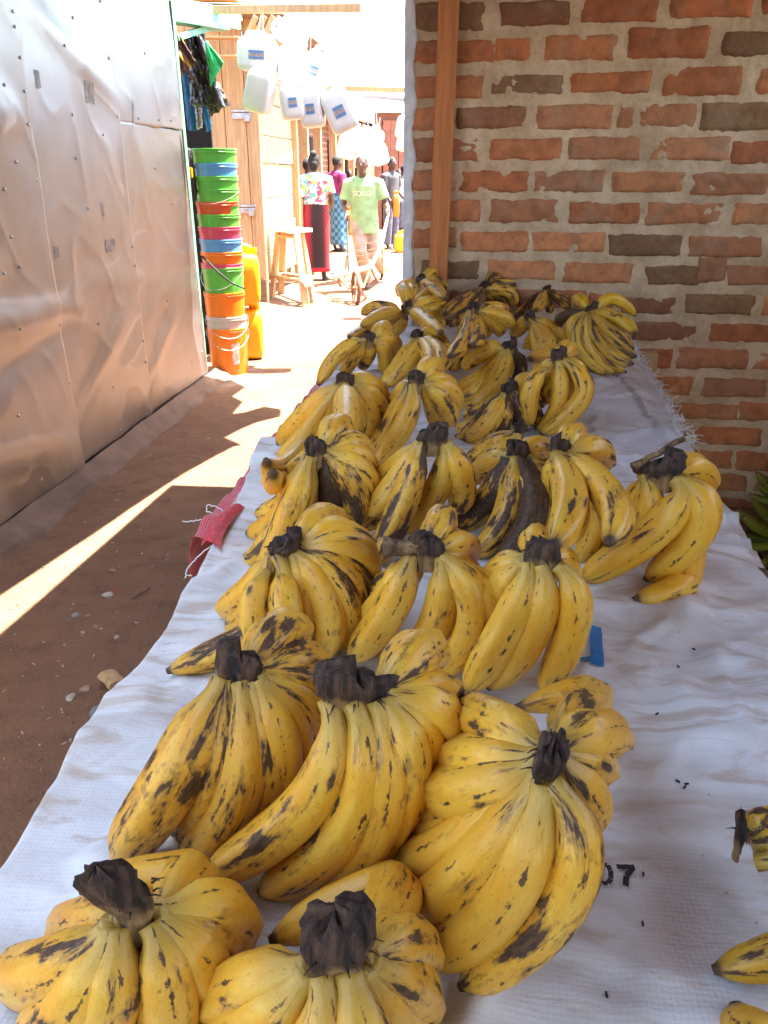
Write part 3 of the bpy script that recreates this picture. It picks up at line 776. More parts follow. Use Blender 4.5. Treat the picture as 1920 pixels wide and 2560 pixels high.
            b_ = d_.get('b', .03 if front else .15 if Ln > .15 else .22); l_ = d_.get('l', random.uniform(.14, .22) if front else random.uniform(-.03, .03))
            # sideways bow is taken positive toward the picture's right
            if S.dot(Vector((cp, sp, 0))) < 0: S = -S
            if -60 <= an <= 48 and 'l' not in d_ and 'b' not in d_:
                need = max(0, 1.08*FL-Ln)/FL; b_ = .16+.45*need; l_ = (.16+.3*need)*max(0, -math.sin(R(an)))
            Q = (N*b_+S*l_*1.35)*Ln*1.33
            ps = [Rt, Rt+c*.22+Q*1.05, Rt+c*.70+Q*.95, P]; fn = lambda t, ps=ps: bez(ps, t)
        rt = d_.get('rot', max(0, min(.72, random.gauss(rot, .16)))); tn = max(0, min(1, random.gauss(tone, .12)))
        o = finger(fn, r, root, 'banana', mat, rt, tn, neck=d_.get('neck', 1.))
        if d_.get('lab'): o['label'] = d_['lab']
        objs.append(o)
    for o in objs: o.location = off
    return root
build_hand('A', 'banana bunch at the near left corner of the white sack, black upright stump', (338, 2290, 0.13), (20, 0.027), [[205, 2226, {'via': [(478, 2200, 0.085), (400, 2205, 0.075)], 'z': 0.05}], [143, 2318, {'m': (254, 2302)}], [12, 2420, {'m': (133, 2425)}], [60, 2600, {'m': (200, 2490)}], [205, 2640, {'m': (275, 2490)}], [410, 2640, {'m': (425, 2470)}], [515, 2520, {'m': (508, 2410)}], [544, 2445, {'m': (522, 2352)}], [578, 2365, {'m': (556, 2285)}]], tone=0.35, rot=0.25, cup=.085, fill=False, dense=0)
build_hand('B', 'darker spotted bunch at the left sack edge with one big wide banana in front', (597, 1680, 0.12), (0, 0.03), [[290, 2151, {'m': (435, 1946), 'r': 1.2}], [441, 2067, {'m': (525, 1970)}], [459, 2139, {'m': (598, 1970)}], [562, 2103, {'m': (664, 1934)}], [634, 2042, {'m': (700, 1886)}], [700, 1976, {'m': (736, 1838)}], [761, 1898, {'m': (767, 1789)}], [794, 1775, {'m': (779, 1717)}], [797, 1690, {'m': (752, 1657)}], [748, 1600, {'m': (700, 1580)}]], tone=0.5, rot=0.5, dense=0)
build_hand('C', 'large pale bunch in the near middle with a broad fibrous brown stump', (890, 1728, 0.13), (8, 0.052), [[507, 2193, {'m': (779, 2000)}], [649, 2232, {'m': (884, 2030)}], [803, 2235, {'m': (960, 2012)}], [875, 2200, {'m': (984, 1982)}], [947, 2127, {'m': (1014, 1928)}], [996, 2024, {'m': (1050, 1862)}], [1056, 1946, {'m': (1100, 1801)}], [1108, 1790, {'m': (1088, 1729)}], [1075, 1655, {'m': (1045, 1633)}]], tone=0.15, rot=0.3, dense=0)
build_hand('D', 'bunch cut by the bottom edge of the photo with a tall thick brown stump', (845, 2400, 0.13), (15, 0.035), [[675, 2352, {'via': [(985, 2225, 0.085), (860, 2260, 0.065)], 'z': 0.04}], [1062, 2404, {'m': (1002, 2356)}], [1062, 2519, {'m': (996, 2458)}], [1044, 2573, {'m': (953, 2495)}], [1002, 2621, {'m': (917, 2537)}], [507, 2525, {'m': (622, 2464)}], [513, 2590, {'m': (652, 2549)}], [700, 2740, {'m': (800, 2640)}], [850, 2760, {'m': (900, 2660)}]], tone=0.5, rot=0.25, cup=.05, fill=False, dense=0)
build_hand('E', 'big bunch beside the stamped digits with long drooping fingers and grey fibrous stump', (1372, 1900, 0.12), (80, 0.04), [[1153, 2469, {'m': (1419, 2199), 'rot': 0.55}], [1050, 2395, {'m': (1259, 2249)}], [1006, 2283, {'m': (1170, 2194)}], [976, 2148, {'m': (1136, 2118)}], [1010, 2042, {'m': (1145, 2038)}], [1069, 1945, {'m': (1178, 1975)}], [1111, 1886, {'m': (1204, 1903)}], [1153, 1772, {'m': (1250, 1819), 'z': 0.04}], [1290, 1770, {'via': [(1475, 1738, 0.085)], 'z': 0.04}], [1540, 1846, {'m': (1478, 1836)}], [1488, 1922, {'m': (1461, 1899)}], [1468, 2051, {'m': (1450, 1979)}]], tone=0.4, rot=0.3, dense=0)
build_hand('F', 'bunch whose long pale banana reaches down to the left sack edge', (711, 1370, 0.125), (30, 0.035), [[418, 1678, {'m': (680, 1545)}], [549, 1520, {'m': (618, 1485)}], [569, 1561, {'m': (639, 1527)}], [756, 1624, {'m': (770, 1520)}], [791, 1645, {'m': (826, 1527)}], [833, 1624, {'m': (860, 1499)}], [867, 1589, {'m': (888, 1457)}], [895, 1527, {'m': (906, 1402)}], [912, 1454, {'m': (888, 1353)}], [909, 1395, {'m': (847, 1330)}], [850, 1305, {'m': (798, 1300)}]], dense=0)
build_hand('G', 'small bunch with a dark stub sticking out leftwards and three front bananas', (1066, 1375, 0.125), (0, 0.035), [[874, 1645, {'m': (971, 1534)}], [1010, 1640, {'m': (1096, 1541)}], [1103, 1693, {'m': (1186, 1527)}], [926, 1478, {'m': (999, 1451)}], [909, 1548, {'m': (978, 1492)}], [1179, 1440, {'m': (1138, 1409)}], [1179, 1390, {'m': (1142, 1362)}], [1112, 1303, {'m': (1100, 1308)}]], dense=0, stem=((-.052, -.004, .003), (.004, 0, .004), .0105))
build_hand('H', 'bunch beside the blue printed letter with two smooth pale front bananas', (1352, 1395, 0.125), (-10, 0.035), [[1221, 1721, {'m': (1339, 1555)}], [1353, 1735, {'m': (1436, 1541)}], [1165, 1728, {'m': (1283, 1541)}], [1172, 1638, {'m': (1276, 1499)}], [1193, 1575, {'m': (1263, 1464)}], [1200, 1499, {'m': (1256, 1430)}], [1424, 1440, {'m': (1400, 1409)}], [1355, 1350, {'m': (1340, 1355)}]], rot=0.2, tone=0.1, fill=False, dense=0)
build_hand('I', 'bunch holding one nearly black rotten banana, under a hooked dark stump', (1293, 1135, 0.12), (10, 0.03), [[1124, 1312, {'m': (1214, 1256), 'r': 1.1, 'rot': 0.7}], [1179, 1388, {'m': (1263, 1298)}], [1228, 1416, {'m': (1332, 1291), 'rot': 1.0, 'lab': 'nearly black rotten banana'}], [1380, 1300, {'m': (1378, 1229)}], [1373, 1185, {'m': (1353, 1159)}], [1170, 1200, {'m': (1228, 1165)}], [1363, 1138, {'m': (1339, 1120)}]], rot=0.45, dense=0, rr=.0252)
build_hand('J', 'plump bunch just right of the one with the rotten banana, fingers hanging straight down', (1400, 1125, 0.12), (30, 0.03), [[1380, 1367, {'m': (1429, 1256)}], [1436, 1409, {'m': (1498, 1277)}], [1519, 1360, {'m': (1524, 1243)}], [1512, 1165, {'m': (1489, 1127)}], [1450, 1100, {'m': (1430, 1093)}], [1380, 1285, {'m': (1394, 1190)}]], dense=0, rr=.0252)
build_hand('K', 'separate bunch near the right table edge with a long brown stalk pointing up', (1650, 1180, 0.125), (-25, 0.052), [[1450, 1450, {'m': (1670, 1295), 'r': 1.08}], [1613, 1450, {'m': (1755, 1306), 'r': 1.08}], [1480, 1390, {'m': (1590, 1260)}], [1500, 1420, {'m': (1612, 1300)}], [1775, 1225, {'m': (1735, 1172)}], [1582, 1500, {'via': [(1715, 1430, 0.035), (1690, 1475, 0.025)], 'z': 0.02}]], rot=0.12, tone=0.1, stem=((-.040, 0, .006), (.035, .025, .046), .0052), fill=False, dense=0, rr=.0252)
build_hand('L', 'bunch above the red sack corner with a big black patch on its middle banana', (791, 1128, 0.125), (40, 0.03), [[708, 1208, {'m': (756, 1173)}], [642, 1284, {'m': (729, 1250)}], [618, 1333, {'m': (729, 1277)}], [614, 1388, {'m': (680, 1354)}], [639, 1423, {'m': (680, 1402)}], [680, 1305, {'m': (777, 1222)}], [826, 1305, {'m': (833, 1222), 'rot': 0.9}], [874, 1312, {'m': (888, 1236), 'rot': 0.7}], [905, 1277, {'m': (909, 1194)}], [916, 1222, {'m': (902, 1153)}], [916, 1145, {'m': (881, 1113)}], [860, 1085, {'m': (840, 1072)}]], rot=0.5, dense=0, rr=.0252)
build_hand('M', 'bunch on the left edge with a fat tilted pale banana lying over smaller ones', (864, 956, 0.125), (20, 0.03), [[694, 1110, {'m': (773, 1030), 'r': 1.1}], [690, 1146, {'m': (777, 1074)}], [741, 1150, {'m': (820, 1063)}], [665, 1150, {'m': (734, 1150)}], [683, 1178, {'m': (726, 1168)}], [860, 1102, {'m': (867, 1027)}], [885, 1095, {'m': (904, 1034)}], [914, 1095, {'m': (925, 1023)}], [943, 1066, {'m': (943, 1001)}], [954, 1015, {'m': (936, 972)}], [938, 965, {'m': (907, 956)}]], dense=0, rr=.0252)
build_hand('N', 'freckled bunch in the middle row with a grey peeling stump and two long front bananas', (1041, 953, 0.13), (15, 0.03), [[930, 1170, {'m': (1012, 1055)}], [922, 1124, {'m': (969, 1081)}], [1085, 1060, {'m': (1083, 1003)}], [1124, 1063, {'m': (1110, 1008)}], [1135, 1027, {'m': (1121, 980)}], [1128, 985, {'m': (1103, 956)}], [980, 1034, {'m': (1005, 990)}], [1092, 930, {'m': (1077, 917)}]], dense=0, rr=.0252)
build_hand('O', 'bunch with a wide flat-cut brown stump and two thick smooth bananas slanting left', (1081, 1098, 0.12), (10, 0.04), [[902, 1319, {'m': (999, 1229), 'r': 1.05}], [999, 1333, {'m': (1096, 1215)}], [1138, 1280, {'m': (1155, 1201)}], [923, 1201, {'m': (978, 1180)}], [916, 1257, {'m': (964, 1243)}], [916, 1395, {'m': (971, 1340)}]], rot=0.25, dense=0, rr=.0252)
build_hand('P', 'mottled bunch below the upright dark-necked one, several blotched fingers slanting left', (1274, 978, 0.12), (15, 0.03), [[1158, 1098, {'m': (1213, 1065)}], [1220, 1083, {'m': (1252, 1061), 'rot': 0.8}], [1162, 1036, {'m': (1205, 1032)}], [1140, 1065, {'m': (1195, 1061)}], [1140, 1087, {'m': (1177, 1081)}], [1303, 1068, {'m': (1299, 1029), 'rot': 0.8}], [1336, 1061, {'m': (1328, 1022)}], [1348, 1014, {'m': (1332, 993)}], [1334, 962, {'m': (1318, 953)}]], rot=0.5, dense=0, rr=.0252)
build_hand('Q', 'small blotched cluster tucked behind the hooked dark stump', (1300, 1078, 0.11), (15, 0.02), [[1193, 1173, {'m': (1263, 1104)}], [1179, 1201, {'m': (1235, 1139)}], [1165, 1165, {'m': (1215, 1130)}], [1250, 1200, {'m': (1280, 1140)}]], rot=0.55, dense=0, rr=.0252)
build_hand('R', 'rounded bunch by the bare grey sack, bananas crossing over each other', (1397, 895, 0.12), (15, 0.03), [[1350, 1087, {'m': (1459, 986)}], [1339, 1072, {'m': (1394, 1022)}], [1343, 996, {'m': (1390, 968)}], [1336, 960, {'m': (1365, 931)}], [1432, 885, {'m': (1415, 873)}], [1415, 986, {'m': (1441, 935)}]], dense=0, rr=.0252)
build_hand('S', 'short plump bunch left of the big flat fan, glossy black stump', (1325, 794, 0.13), (0, 0.03), [[1318, 899, {'m': (1368, 863)}], [1310, 870, {'m': (1339, 834)}], [1318, 935, {'m': (1350, 910)}], [1397, 866, {'m': (1390, 834)}], [1281, 841, {'m': (1303, 816)}]], dense=0, rr=.0252)
build_hand('T', 'bunch with a brown ringed stump and one loose smooth banana lying at its left', (1274, 870, 0.13), (15, 0.03), [[1177, 1018, {'m': (1253, 942)}], [1281, 955, {'m': (1296, 920), 'rot': 0.9}], [1137, 970, {'m': (1206, 942)}], [1133, 993, {'m': (1195, 975)}], [1137, 1007, {'m': (1202, 1000)}], [1157, 924, {'m': (1213, 877)}]], dense=0, rr=.0252)
build_hand('U', 'bunch in the second row from the brick wall with one spotted banana hanging left', (1184, 772, 0.14), (10, 0.03), [[1122, 892, {'m': (1169, 841)}], [1122, 920, {'m': (1148, 892)}], [1180, 863, {'m': (1195, 834)}], [1209, 841, {'m': (1213, 812)}], [1245, 834, {'m': (1242, 812)}], [1271, 819, {'m': (1263, 797)}], [1263, 783, {'m': (1245, 772)}]], rot=0.4, dense=0, rr=.0252)
build_hand('V', 'heavily blackened bunch at the foot of the brick wall, right of the post', (1209, 718, 0.19), (60, 0.035), [[1110, 785, {'m': (1155, 754)}], [1126, 816, {'m': (1151, 794)}], [1224, 758, {'m': (1231, 740)}], [1260, 769, {'m': (1256, 743)}], [1281, 765, {'m': (1274, 732)}], [1285, 723, {'m': (1263, 711)}], [1247, 702, {'m': (1234, 694)}]], rot=0.75, dense=0, rr=.0252)
build_hand('W', 'small blackened bunch against the brick wall, left of the big flat fan', (1368, 725, 0.16), (30, 0.03), [[1281, 801, {'m': (1325, 761)}], [1368, 790, {'m': (1376, 761)}], [1426, 772, {'m': (1401, 747)}], [1339, 776, {'m': (1354, 754)}]], rot=0.65, dense=0, rr=.0252)
build_hand('X', 'golden flat fan of straight plantains leaning at the far right of the table', (1477, 776, 0.15), (20, 0.035), [[1589, 790, {'m': (1531, 747)}], [1589, 837, {'m': (1542, 794)}], [1582, 873, {'m': (1531, 830)}], [1589, 891, {'m': (1524, 852)}], [1582, 910, {'m': (1509, 863)}], [1567, 931, {'m': (1488, 870)}], [1538, 935, {'m': (1466, 870)}], [1517, 937, {'m': (1441, 863)}], [1484, 931, {'m': (1426, 834)}], [1439, 765, {'m': (1448, 747)}], [1397, 822, {'m': (1408, 794), 'rot': 0.9}]], mat='plantain', rr=0.0195, rot=0.35, fill=False, dense=0)
build_hand('Y1', 'topmost small dark bunch at the foot of the timber post', (1051, 701, 0.2), (0, 0.03), [[1111, 725, {'m': (1094, 706)}], [1113, 750, {'m': (1084, 720)}], [1086, 690, {'m': (1075, 684)}], [994, 722, {'m': (1016, 712)}]], rot=0.6, dense=0, rr=.0252)
build_hand('Y2', 'many-fingered bunch below the post with a pale cut stub', (1021, 768, 0.17), (0, 0.02), [[1075, 731, {'m': (1062, 739)}], [1111, 768, {'m': (1081, 755)}], [1113, 796, {'m': (1081, 777)}], [1111, 817, {'m': (1075, 790)}], [1103, 834, {'m': (1067, 804)}], [1021, 722, {'m': (1032, 728)}], [997, 739, {'m': (1010, 725)}]], dense=0, rr=.0252)
build_hand('Y3', 'bunch without visible stump, fat bananas fanning left over the alley side at the far end', (1013, 779, 0.15), (0, 0.02), [[905, 787, {'m': (945, 768)}], [902, 823, {'m': (953, 790)}], [872, 844, {'m': (924, 823)}], [967, 823, {'m': (986, 806)}], [981, 834, {'m': (1000, 812)}]], dense=0, rr=.0252)
build_hand('Y4', 'far left bunch with a small purple-brown stump and a long banana down the table edge', (924, 847, 0.13), (20, 0.025), [[796, 964, {'m': (848, 882)}], [858, 934, {'m': (880, 899)}], [902, 918, {'m': (918, 888)}], [956, 931, {'m': (962, 877)}], [981, 899, {'m': (978, 855)}], [1000, 872, {'m': (967, 844)}], [968, 826, {'m': (956, 820)}]], dense=0, rr=.0252)
build_hand('Y5', 'far middle bunch with a bent dark stump and thin lined fingers on its right', (1043, 844, 0.135), (0, 0.03), [[962, 966, {'m': (1035, 888)}], [951, 966, {'m': (994, 918)}], [1075, 920, {'m': (1075, 882)}], [1103, 926, {'m': (1097, 877)}], [1111, 890, {'m': (1100, 855)}], [1098, 846, {'m': (1084, 831)}]], dense=0, rr=.0252)
#@@HANDSEND@@
#@@BACK0@@
# ---- right-front bunch cut by the frame, and the green bunches beside the table
build_hand('Z', 'bunch cut by the right photo edge with a pointed brown stalk and greenish tip below', (1852, 2085, .06), (80, .014), [(1975, 2065, dict(z=.05, b=.08)), (2010, 2140, dict(z=.04, b=.1)), (1782, 2425, dict(via=[(1985, 2160, .065), (2090, 2290, .055), (1960, 2385, .04)], z=.024))], hfix=.07, fill=False, dense=0, rot=.4, mat='plantain', rr=.0195)
build_hand('Z2', 'yellow bunch peeking in at the lower right corner of the photo', (2050, 2650, .08), (40, .022), [(1862, 2590, dict(b=.2, z=.025)), (1900, 2700, {}), (1960, 2780, {})], hfix=.09, fill=False, dense=0, rot=.35)
def green_hand(loc, az, tiltv, n, label, seed):
    random.seed(seed); root = empty('green_banana_bunch', loc); tag(root, label, 'green bananas', 'green banana bunches on the floor by the brick wall')
    stump(Vector((0, 0, .02)), az, .04, root)
    for k in range(n):
        for lay in range(2):
            a = az-1.5+3.0*k/(n-1)+random.uniform(-.1, .1); hd = Vector((math.cos(a), math.sin(a), 0)); el = .25-.45*lay+random.uniform(-.1, .1)+tiltv
            P0 = hd*.02+Vector((0, 0, .0-.02*lay)); P3 = P0+hd*.20*math.cos(el)+Vector((0, 0, .20*math.sin(el)+.03))
            c = P3-P0; ps = [P0, P0+c*.3-Vector((0, 0, .03)), P0+c*.7-Vector((0, 0, .035)), P3]
            finger(lambda t, ps=ps: bez(ps, t), .021, root, 'banana', 'green_banana', .15, .1, NS=16, NA=10)
cr = empty('wooden_crate', (1.32, 3.12, 0)); tag(cr, 'low dark wooden crate on the floor under the green bananas', 'crate')
for i in range(5):
    s = MB(); s.box((-.28+.14*i, 0, .10), (.062, .28, .012)); bevel(s.build('slat', M['dark_wood'], cr, smooth=False))
for y in (-.24, .24):
    s = MB(); s.box((0, y, .044), (.33, .02, .044)); bevel(s.build('side_board', M['dark_wood'], cr, smooth=False))
green_hand((1.24, 3.0, .17), math.pi*.95, -.05, 6, 'green banana bunch lowest in the dark pile at right, nearest the table', 1)
green_hand((1.36, 3.22, .24), math.pi*.8, .1, 6, 'green banana bunch in the middle of the dark pile at right', 2)
green_hand((1.44, 3.3, .36), math.pi*.95, .35, 6, 'green banana bunch topmost in the pile, fingers pointing up beside the brick wall', 3)
random.seed(21)
# ---- pebbles, chips
GP = 'pebbles lying on the red dirt'
for i, (px, py, r, c, lab) in enumerate([(270, 1486, .022, 'pale', 'pale flat pebble in the shade right of the sunlit strip'), (187, 1536, .017, 'grey', 'rounded grey pebble below the sunlit strip'), (247, 1778, .032, 'blue', 'large flat blue-grey stone half sunk in the dirt'), (176, 1739, .018, 'pale', 'small oval tan pebble left of the blue-grey stone'), (213, 1718, .018, 'tan', 'tan pebble just left of the wood chip'), (238, 1562, .010, 'grey', 'small dark grey pebble right of the rounded grey one'), (206, 1577, .009, 'pale', 'tiny white pebble below the rounded grey one'), (290, 1588, .011, 'pale', 'small pale pebble above the wood chip'), (362, 1660, .026, 'tan', 'reddish tan stone close to the sack edge'), (218, 1535, .010, 'tan', 'small tan crumb of stone beside the rounded grey pebble'), (280, 1424, .016, 'tan', 'tan pebble under the sunlit strip'), (200, 1418, .009, 'grey', 'dark little stone on the sunlit strip edge')]):
    q = at_z(px, py, .005); sd = i*3.1; s = MB(); r *= 1.0
    s.ball((0, 0, 0), (r, r*.75, r*.42), 14)
    s.v = [tuple(Vector(v)*(1+.35*noise.noise(Vector(v)/r*1.1+Vector((sd, 0, 0))))) for v in s.v]
    o = s.build('pebble', M.get('pb_'+c) or M.setdefault('pb_'+c, simple('stone_'+c, dict(pale=(.40, .34, .27), grey=(.22, .20, .18), blue=(.17, .18, .19), tan=(.30, .19, .13))[c], .9, var=.25, scale=60)))
    o.location = (q.x, q.y, gz(q.x, q.y)+r*.22); o.rotation_euler = (0, 0, random.uniform(0, 3)); tag(o, lab, 'pebble', GP)
s = MB(); q = at_z(283, 1712, .0)
s.quadgrid(lambda u, v: (.03*math.cos(2*math.pi*u)*(1+.2*fbm(Vector((u*9, v*3, 0)))), -.035+.07*v, .017*math.sin(2*math.pi*u)*(1+.3*fbm(Vector((u*7, v*4, 6))))), 14, 5, 0, True)
s.f.append(tuple(range(14))); s.m.append(0); s.f.append(tuple(range(70, 84))[::-1]); s.m.append(0)
o = s.build('wood_chip', M['timber']); o.location = (q.x, q.y, .018); o.rotation_euler = (.1, .2, .9); tag(o, 'splintered chip of wood on the dirt beside the sack', 'wood chip')
s = MB(); pts = [at_z(332, 1497, .006), at_z(352, 1481, .012), at_z(374, 1469, .008)]; s.tube(pts, .003, 6)
tag(s.build('twig', M['dark_wood']), 'thin dark twig lying on the dirt near the sack', 'twig')
s = MB()
for i in range(420):
    px, py = random.uniform(-20, 640), random.uniform(1080, 2000); q = at_z(px, py, 0)
    if q.x > -.5 or q.x < -1.85: continue
    a = random.uniform(0, 3.1); s.box((q.x, q.y, gz(q.x, q.y)+.002), (random.uniform(.001, .007), random.uniform(.001, .0025), .0015), Matrix.Rotation(a, 3, 'Z'), random.choice([0, 0, 0, 2, 2, 3, 3, 1]) if i % 9 else 1, .001)
o = s.build('litter', [M['earth'], M['pb_pale'], M['pb_tan'], M['dark_wood']], smooth=False); tag(o, 'scattered grit, straw and chips on the red dirt', 'litter', kind='stuff')
# ---- bucket stack
BG = 'stack of nested plastic buckets'
zs = [1.595, 1.5, 1.333, 1.247, 1.163, 1.078, .992, .905, .82, .794, .615, .44, .36]
cols = ['green', 'blue', 'green', 'green', 'red', 'green', 'pink', 'blue', 'orange', 'pink', 'green', 'orange', 'grey']
zs = [1.595, 1.50, 1.416, 1.333, 1.247, 1.163, 1.078, .992, .905, .82, .794, .615, .44, .359]
cols = ['green', 'blue', 'green', 'green', 'red', 'green', 'pink', 'blue', 'orange', 'pink', 'green', 'orange', 'grey', 'orange']
lab = ['bright green bucket on the very top of the stack', 'light blue bucket second from the top, under a green one', 'green bucket directly below the upper blue one', 'green bucket directly above the red one', 'red bucket in the upper half of the stack', 'green bucket between the red and the pink one', 'pink bucket between a green and a blue one', 'blue bucket halfway down the stack, above an orange one', 'orange bucket in mid stack below the lower blue one', 'thin pink bucket rim between orange and green', 'tall green bucket in the lower half of the stack', 'ribbed orange bucket above the pale grey one', 'pale grey bucket rim near the bottom of the stack', 'large orange bucket at the bottom with a sticker']
bx, by = -1.885, 6.17
BUK = []
for i, zt in enumerate(zs):
    rt = .158-.0012*(1.6-zt)*2; last = i == len(zs)-1; h = .37 if last else .27
    if last: zt, h = .352, .365
    root = empty('bucket', (bx+random.uniform(-.003, .003), by, zt-h)); tag(root, lab[i], 'bucket', BG); mat = M['p_'+cols[i]]
    nxt = (zt-zs[i+1]) if not last else .36
    s = MB(); k = (.09 if i in (8, 9) else .05) if not last else .04
    rf = lambda d: rt-.004-k*d
    prof_ = [(.001, h-h+.012), (rf(h)-.006, .012), (rf(h), 0.0)]
    n = 10
    for j in range(1, n+1): d = h*(1-j/n); prof_.append((rf(d)+(.0015 if j % 2 and i in (11, 13, 10) else 0), h-d))
    prof_ += [(rf(0)-.004, h), (rf(h*.8)-.006, h*.2), (.001, h*.2-.002)]
    s.lathe([(a_, b_) for a_, b_ in prof_], 40); s.build('body', mat, root, sharp=50)
    s = MB(); pr = []
    for (a_, b_) in [(0, -.028), (.002, -.028), (.003, -.018), (.001, -.016), (.001, -.012), (.003, -.010), (.0032, -.001), (.002, .002), (-.004, .002), (-.006, -.004)]: pr.append((rt-.003+a_, h+b_))
    s.lathe(pr, 40); s.build('rim', mat, root, sharp=50)
    if i in (3, 10, 12, 13):
        s = MB(); a0 = random.uniform(-.5, .5); pts = []
        for kk in range(17):
            a_ = math.pi*kk/16; dx = math.cos(a_); dy = -math.sin(a_)
            p = Vector((dx*(rt+.007), dy*(rt+.006+.012*math.sin(a_)), h-.02-.13*math.sin(a_)*(1 if i > 9 else .6)))
            pts.append(Matrix.Rotation(a0, 3, 'Z') @ p)
        s.tube(pts, .0017, 6); s.build('handle', M.setdefault('wire', simple('wire', (.45, .42, .38), .4, .8)), root)
    BUK.append((root, rt, h))
root, rt, h = BUK[-1]
s = MB(); s.quadgrid(lambda u, v: (lambda a, z_: ((rt-.002-.04*(h-z_))*math.cos(a)*1.006+.0, (rt-.002-.04*(h-z_))*math.sin(a)*1.006, z_))(-1.12+u*.42, .10+v*.16), 8, 6)
st_ = NT('sticker', .5); vv = st_.coord('Generated'); nn = st_.noise(vv, 6, 2); st_.color(st_.mix(st_.ramp(nn, .45, .5), (.75, .72, .68), (.45, .25, .22))); s.build('sticker', st_.mat, root, sharp=0)
s = MB(); s.quadgrid(lambda u, v: (-2.14+u*.56+.02*fbm(Vector((v*4, 1, 2))), 5.62+v*.78+.02*fbm(Vector((u*4, 5, 2))), -.018+.02*(1-(2*u-1)**8)*(1-(2*v-1)**8)+.004*fbm(Vector((u*7, v*7, 1)))), 24, 24)
tag(s.build('stone_slab', M['earth'], sharp=0), 'flat brown stone slab under the bucket stack', 'stone')
# ---- jerrycans
def jerry(label, loc, rot, size, mat, group, label_mat=None, string=None, name='jerrycan', lblpos=(0, 0), lface=-1):
    root = empty(name, loc); root.rotation_euler = rot; tag(root, label, 'jerrycan', group); w_, d_, h_ = size
    s = MB(); NU, NV = 36, 22
    def fn(u, v):
        a = 2*math.pi*u; b = -math.pi/2+math.pi*v; e1, e2 = .32, .30
        sg = lambda x, e: math.copysign(abs(x)**e, x)
        x = sg(math.cos(b), e1)*sg(math.cos(a), e2); y = sg(math.cos(b), e1)*sg(math.sin(a), e2); z_ = sg(math.sin(b), e1)
        k = 1-.10*max(0, z_-.55)/.45
        return (x*w_/2*k, y*d_/2*k, h_/2+z_*h_/2)
    s.quadgrid(fn, NU, NV, 0, True); body = s.build('body', mat, root, sharp=0)
    s = MB(); s.tube([(-w_*.30, 0, h_*.96), (-w_*.26, 0, h_*1.09), (0, 0, h_*1.13), (w_*.16, 0, h_*1.10), (w_*.2, 0, h_*.97)], d_*.10, 8); s.build('handle', mat, root, sharp=0)
    s = MB(); s.lathe([(.001, h_*.95), (w_*.11, h_*.95), (w_*.11, h_*1.03), (w_*.13, h_*1.03), (w_*.13, h_*1.10), (.001, h_*1.105)], 16, c=(w_*.32, 0, 0)); s.build('cap', mat, root)
    if label_mat:
        cx, cz = lblpos; s = MB(); s.quadgrid(lambda u, v: (cx+(-.5+u)*w_*.38, lface*(d_/2+.0025), h_*(.33+.25*v)+cz), 4, 3); s.build('paper_label', label_mat, root, smooth=False)
    if string:
        s = MB(); inv = Matrix.Rotation(rot[2], 3, 'Z') @ Matrix.Rotation(rot[1], 3, 'Y') @ Matrix.Rotation(rot[0], 3, 'X'); inv = inv.inverted()
        top = inv @ (Vector(string)-Vector(loc)); s.tube([(0, 0, h_*1.12), top], .003, 6); s.build('string', M['thread'], root)
    return root
lm = NT('blue_label', .5); vv = lm.coord('Generated'); sx_ = lm.n('ShaderNodeSeparateXYZ'); lm.l(vv, sx_.inputs[0])
midb = lm.math('ABSOLUTE', lm.math('SUBTRACT', sx_.outputs[2], .5)); lm.color(lm.mix(lm.ramp(midb, .2, .24), lm.mix(lm.ramp(lm.noise(vv, 5, 2), .45, .55), (.52, .40, .28), (.30, .26, .30)), (.10, .24, .48))); LBL = lm.mat
WG = 'white jerrycans hanging over the alley'
bm0, bm1 = at_y(455, 22, 6.5), at_y(903, 22, 6.5); BZ = 2.50
wp = M['p_white']
def hang(px, py, Y, w_, h_, rx_, rz_, ry_, label, lb=True, d_=.17):
    py -= 14 if Y < 8 else 0; w_ *= .93; h_ *= .93; c = at_y(px, py, Y)
    Rm = Matrix.Rotation(rz_, 3, 'Z') @ Matrix.Rotation(ry_, 3, 'Y') @ Matrix.Rotation(rx_, 3, 'X')
    loc = c-Rm @ Vector((0, 0, h_/2))
    jerry(label, loc, (rx_, ry_, rz_), (w_, d_, h_), wp, WG, LBL if lb else None, (c.x+.02, 6.5 if Y < 8 else Y, BZ-.02 if Y < 8 else c.z+.45))
hang(645, 151, 6.42, .30, .23, 0, .1, .06, 'boxy white jerrycan hanging leftmost with a small blue label')
hang(730, 101, 6.6, .16, .24, .1, .3, -1.15, 'white jerrycan lying on its side highest in the hanging cluster', False, .16)
hang(650, 243, 6.38, .20, .30, .05, -.1, .28, 'plain white jerrycan tilted below the leftmost boxy one', False)
hang(732, 178, 6.5, .23, .26, 0, .2, .1, 'plain white jerrycan in the centre of the hanging cluster', False)
hang(728, 268, 6.45, .17, .26, 0, .3, -.1, 'white jerrycan low in the cluster with a narrow orange label')
hang(780, 284, 6.5, .18, .28, 0, .0, -.1, 'white jerrycan lowest in the middle with a large tan label')
hang(793, 190, 6.62, .19, .26, 0, -.1, .35, 'white jerrycan with a slanted blue label right of the centre')
hang(848, 290, 6.5, .22, .32, 0, .1, -.42, 'rightmost big white jerrycan hanging askew with a blue corner label')
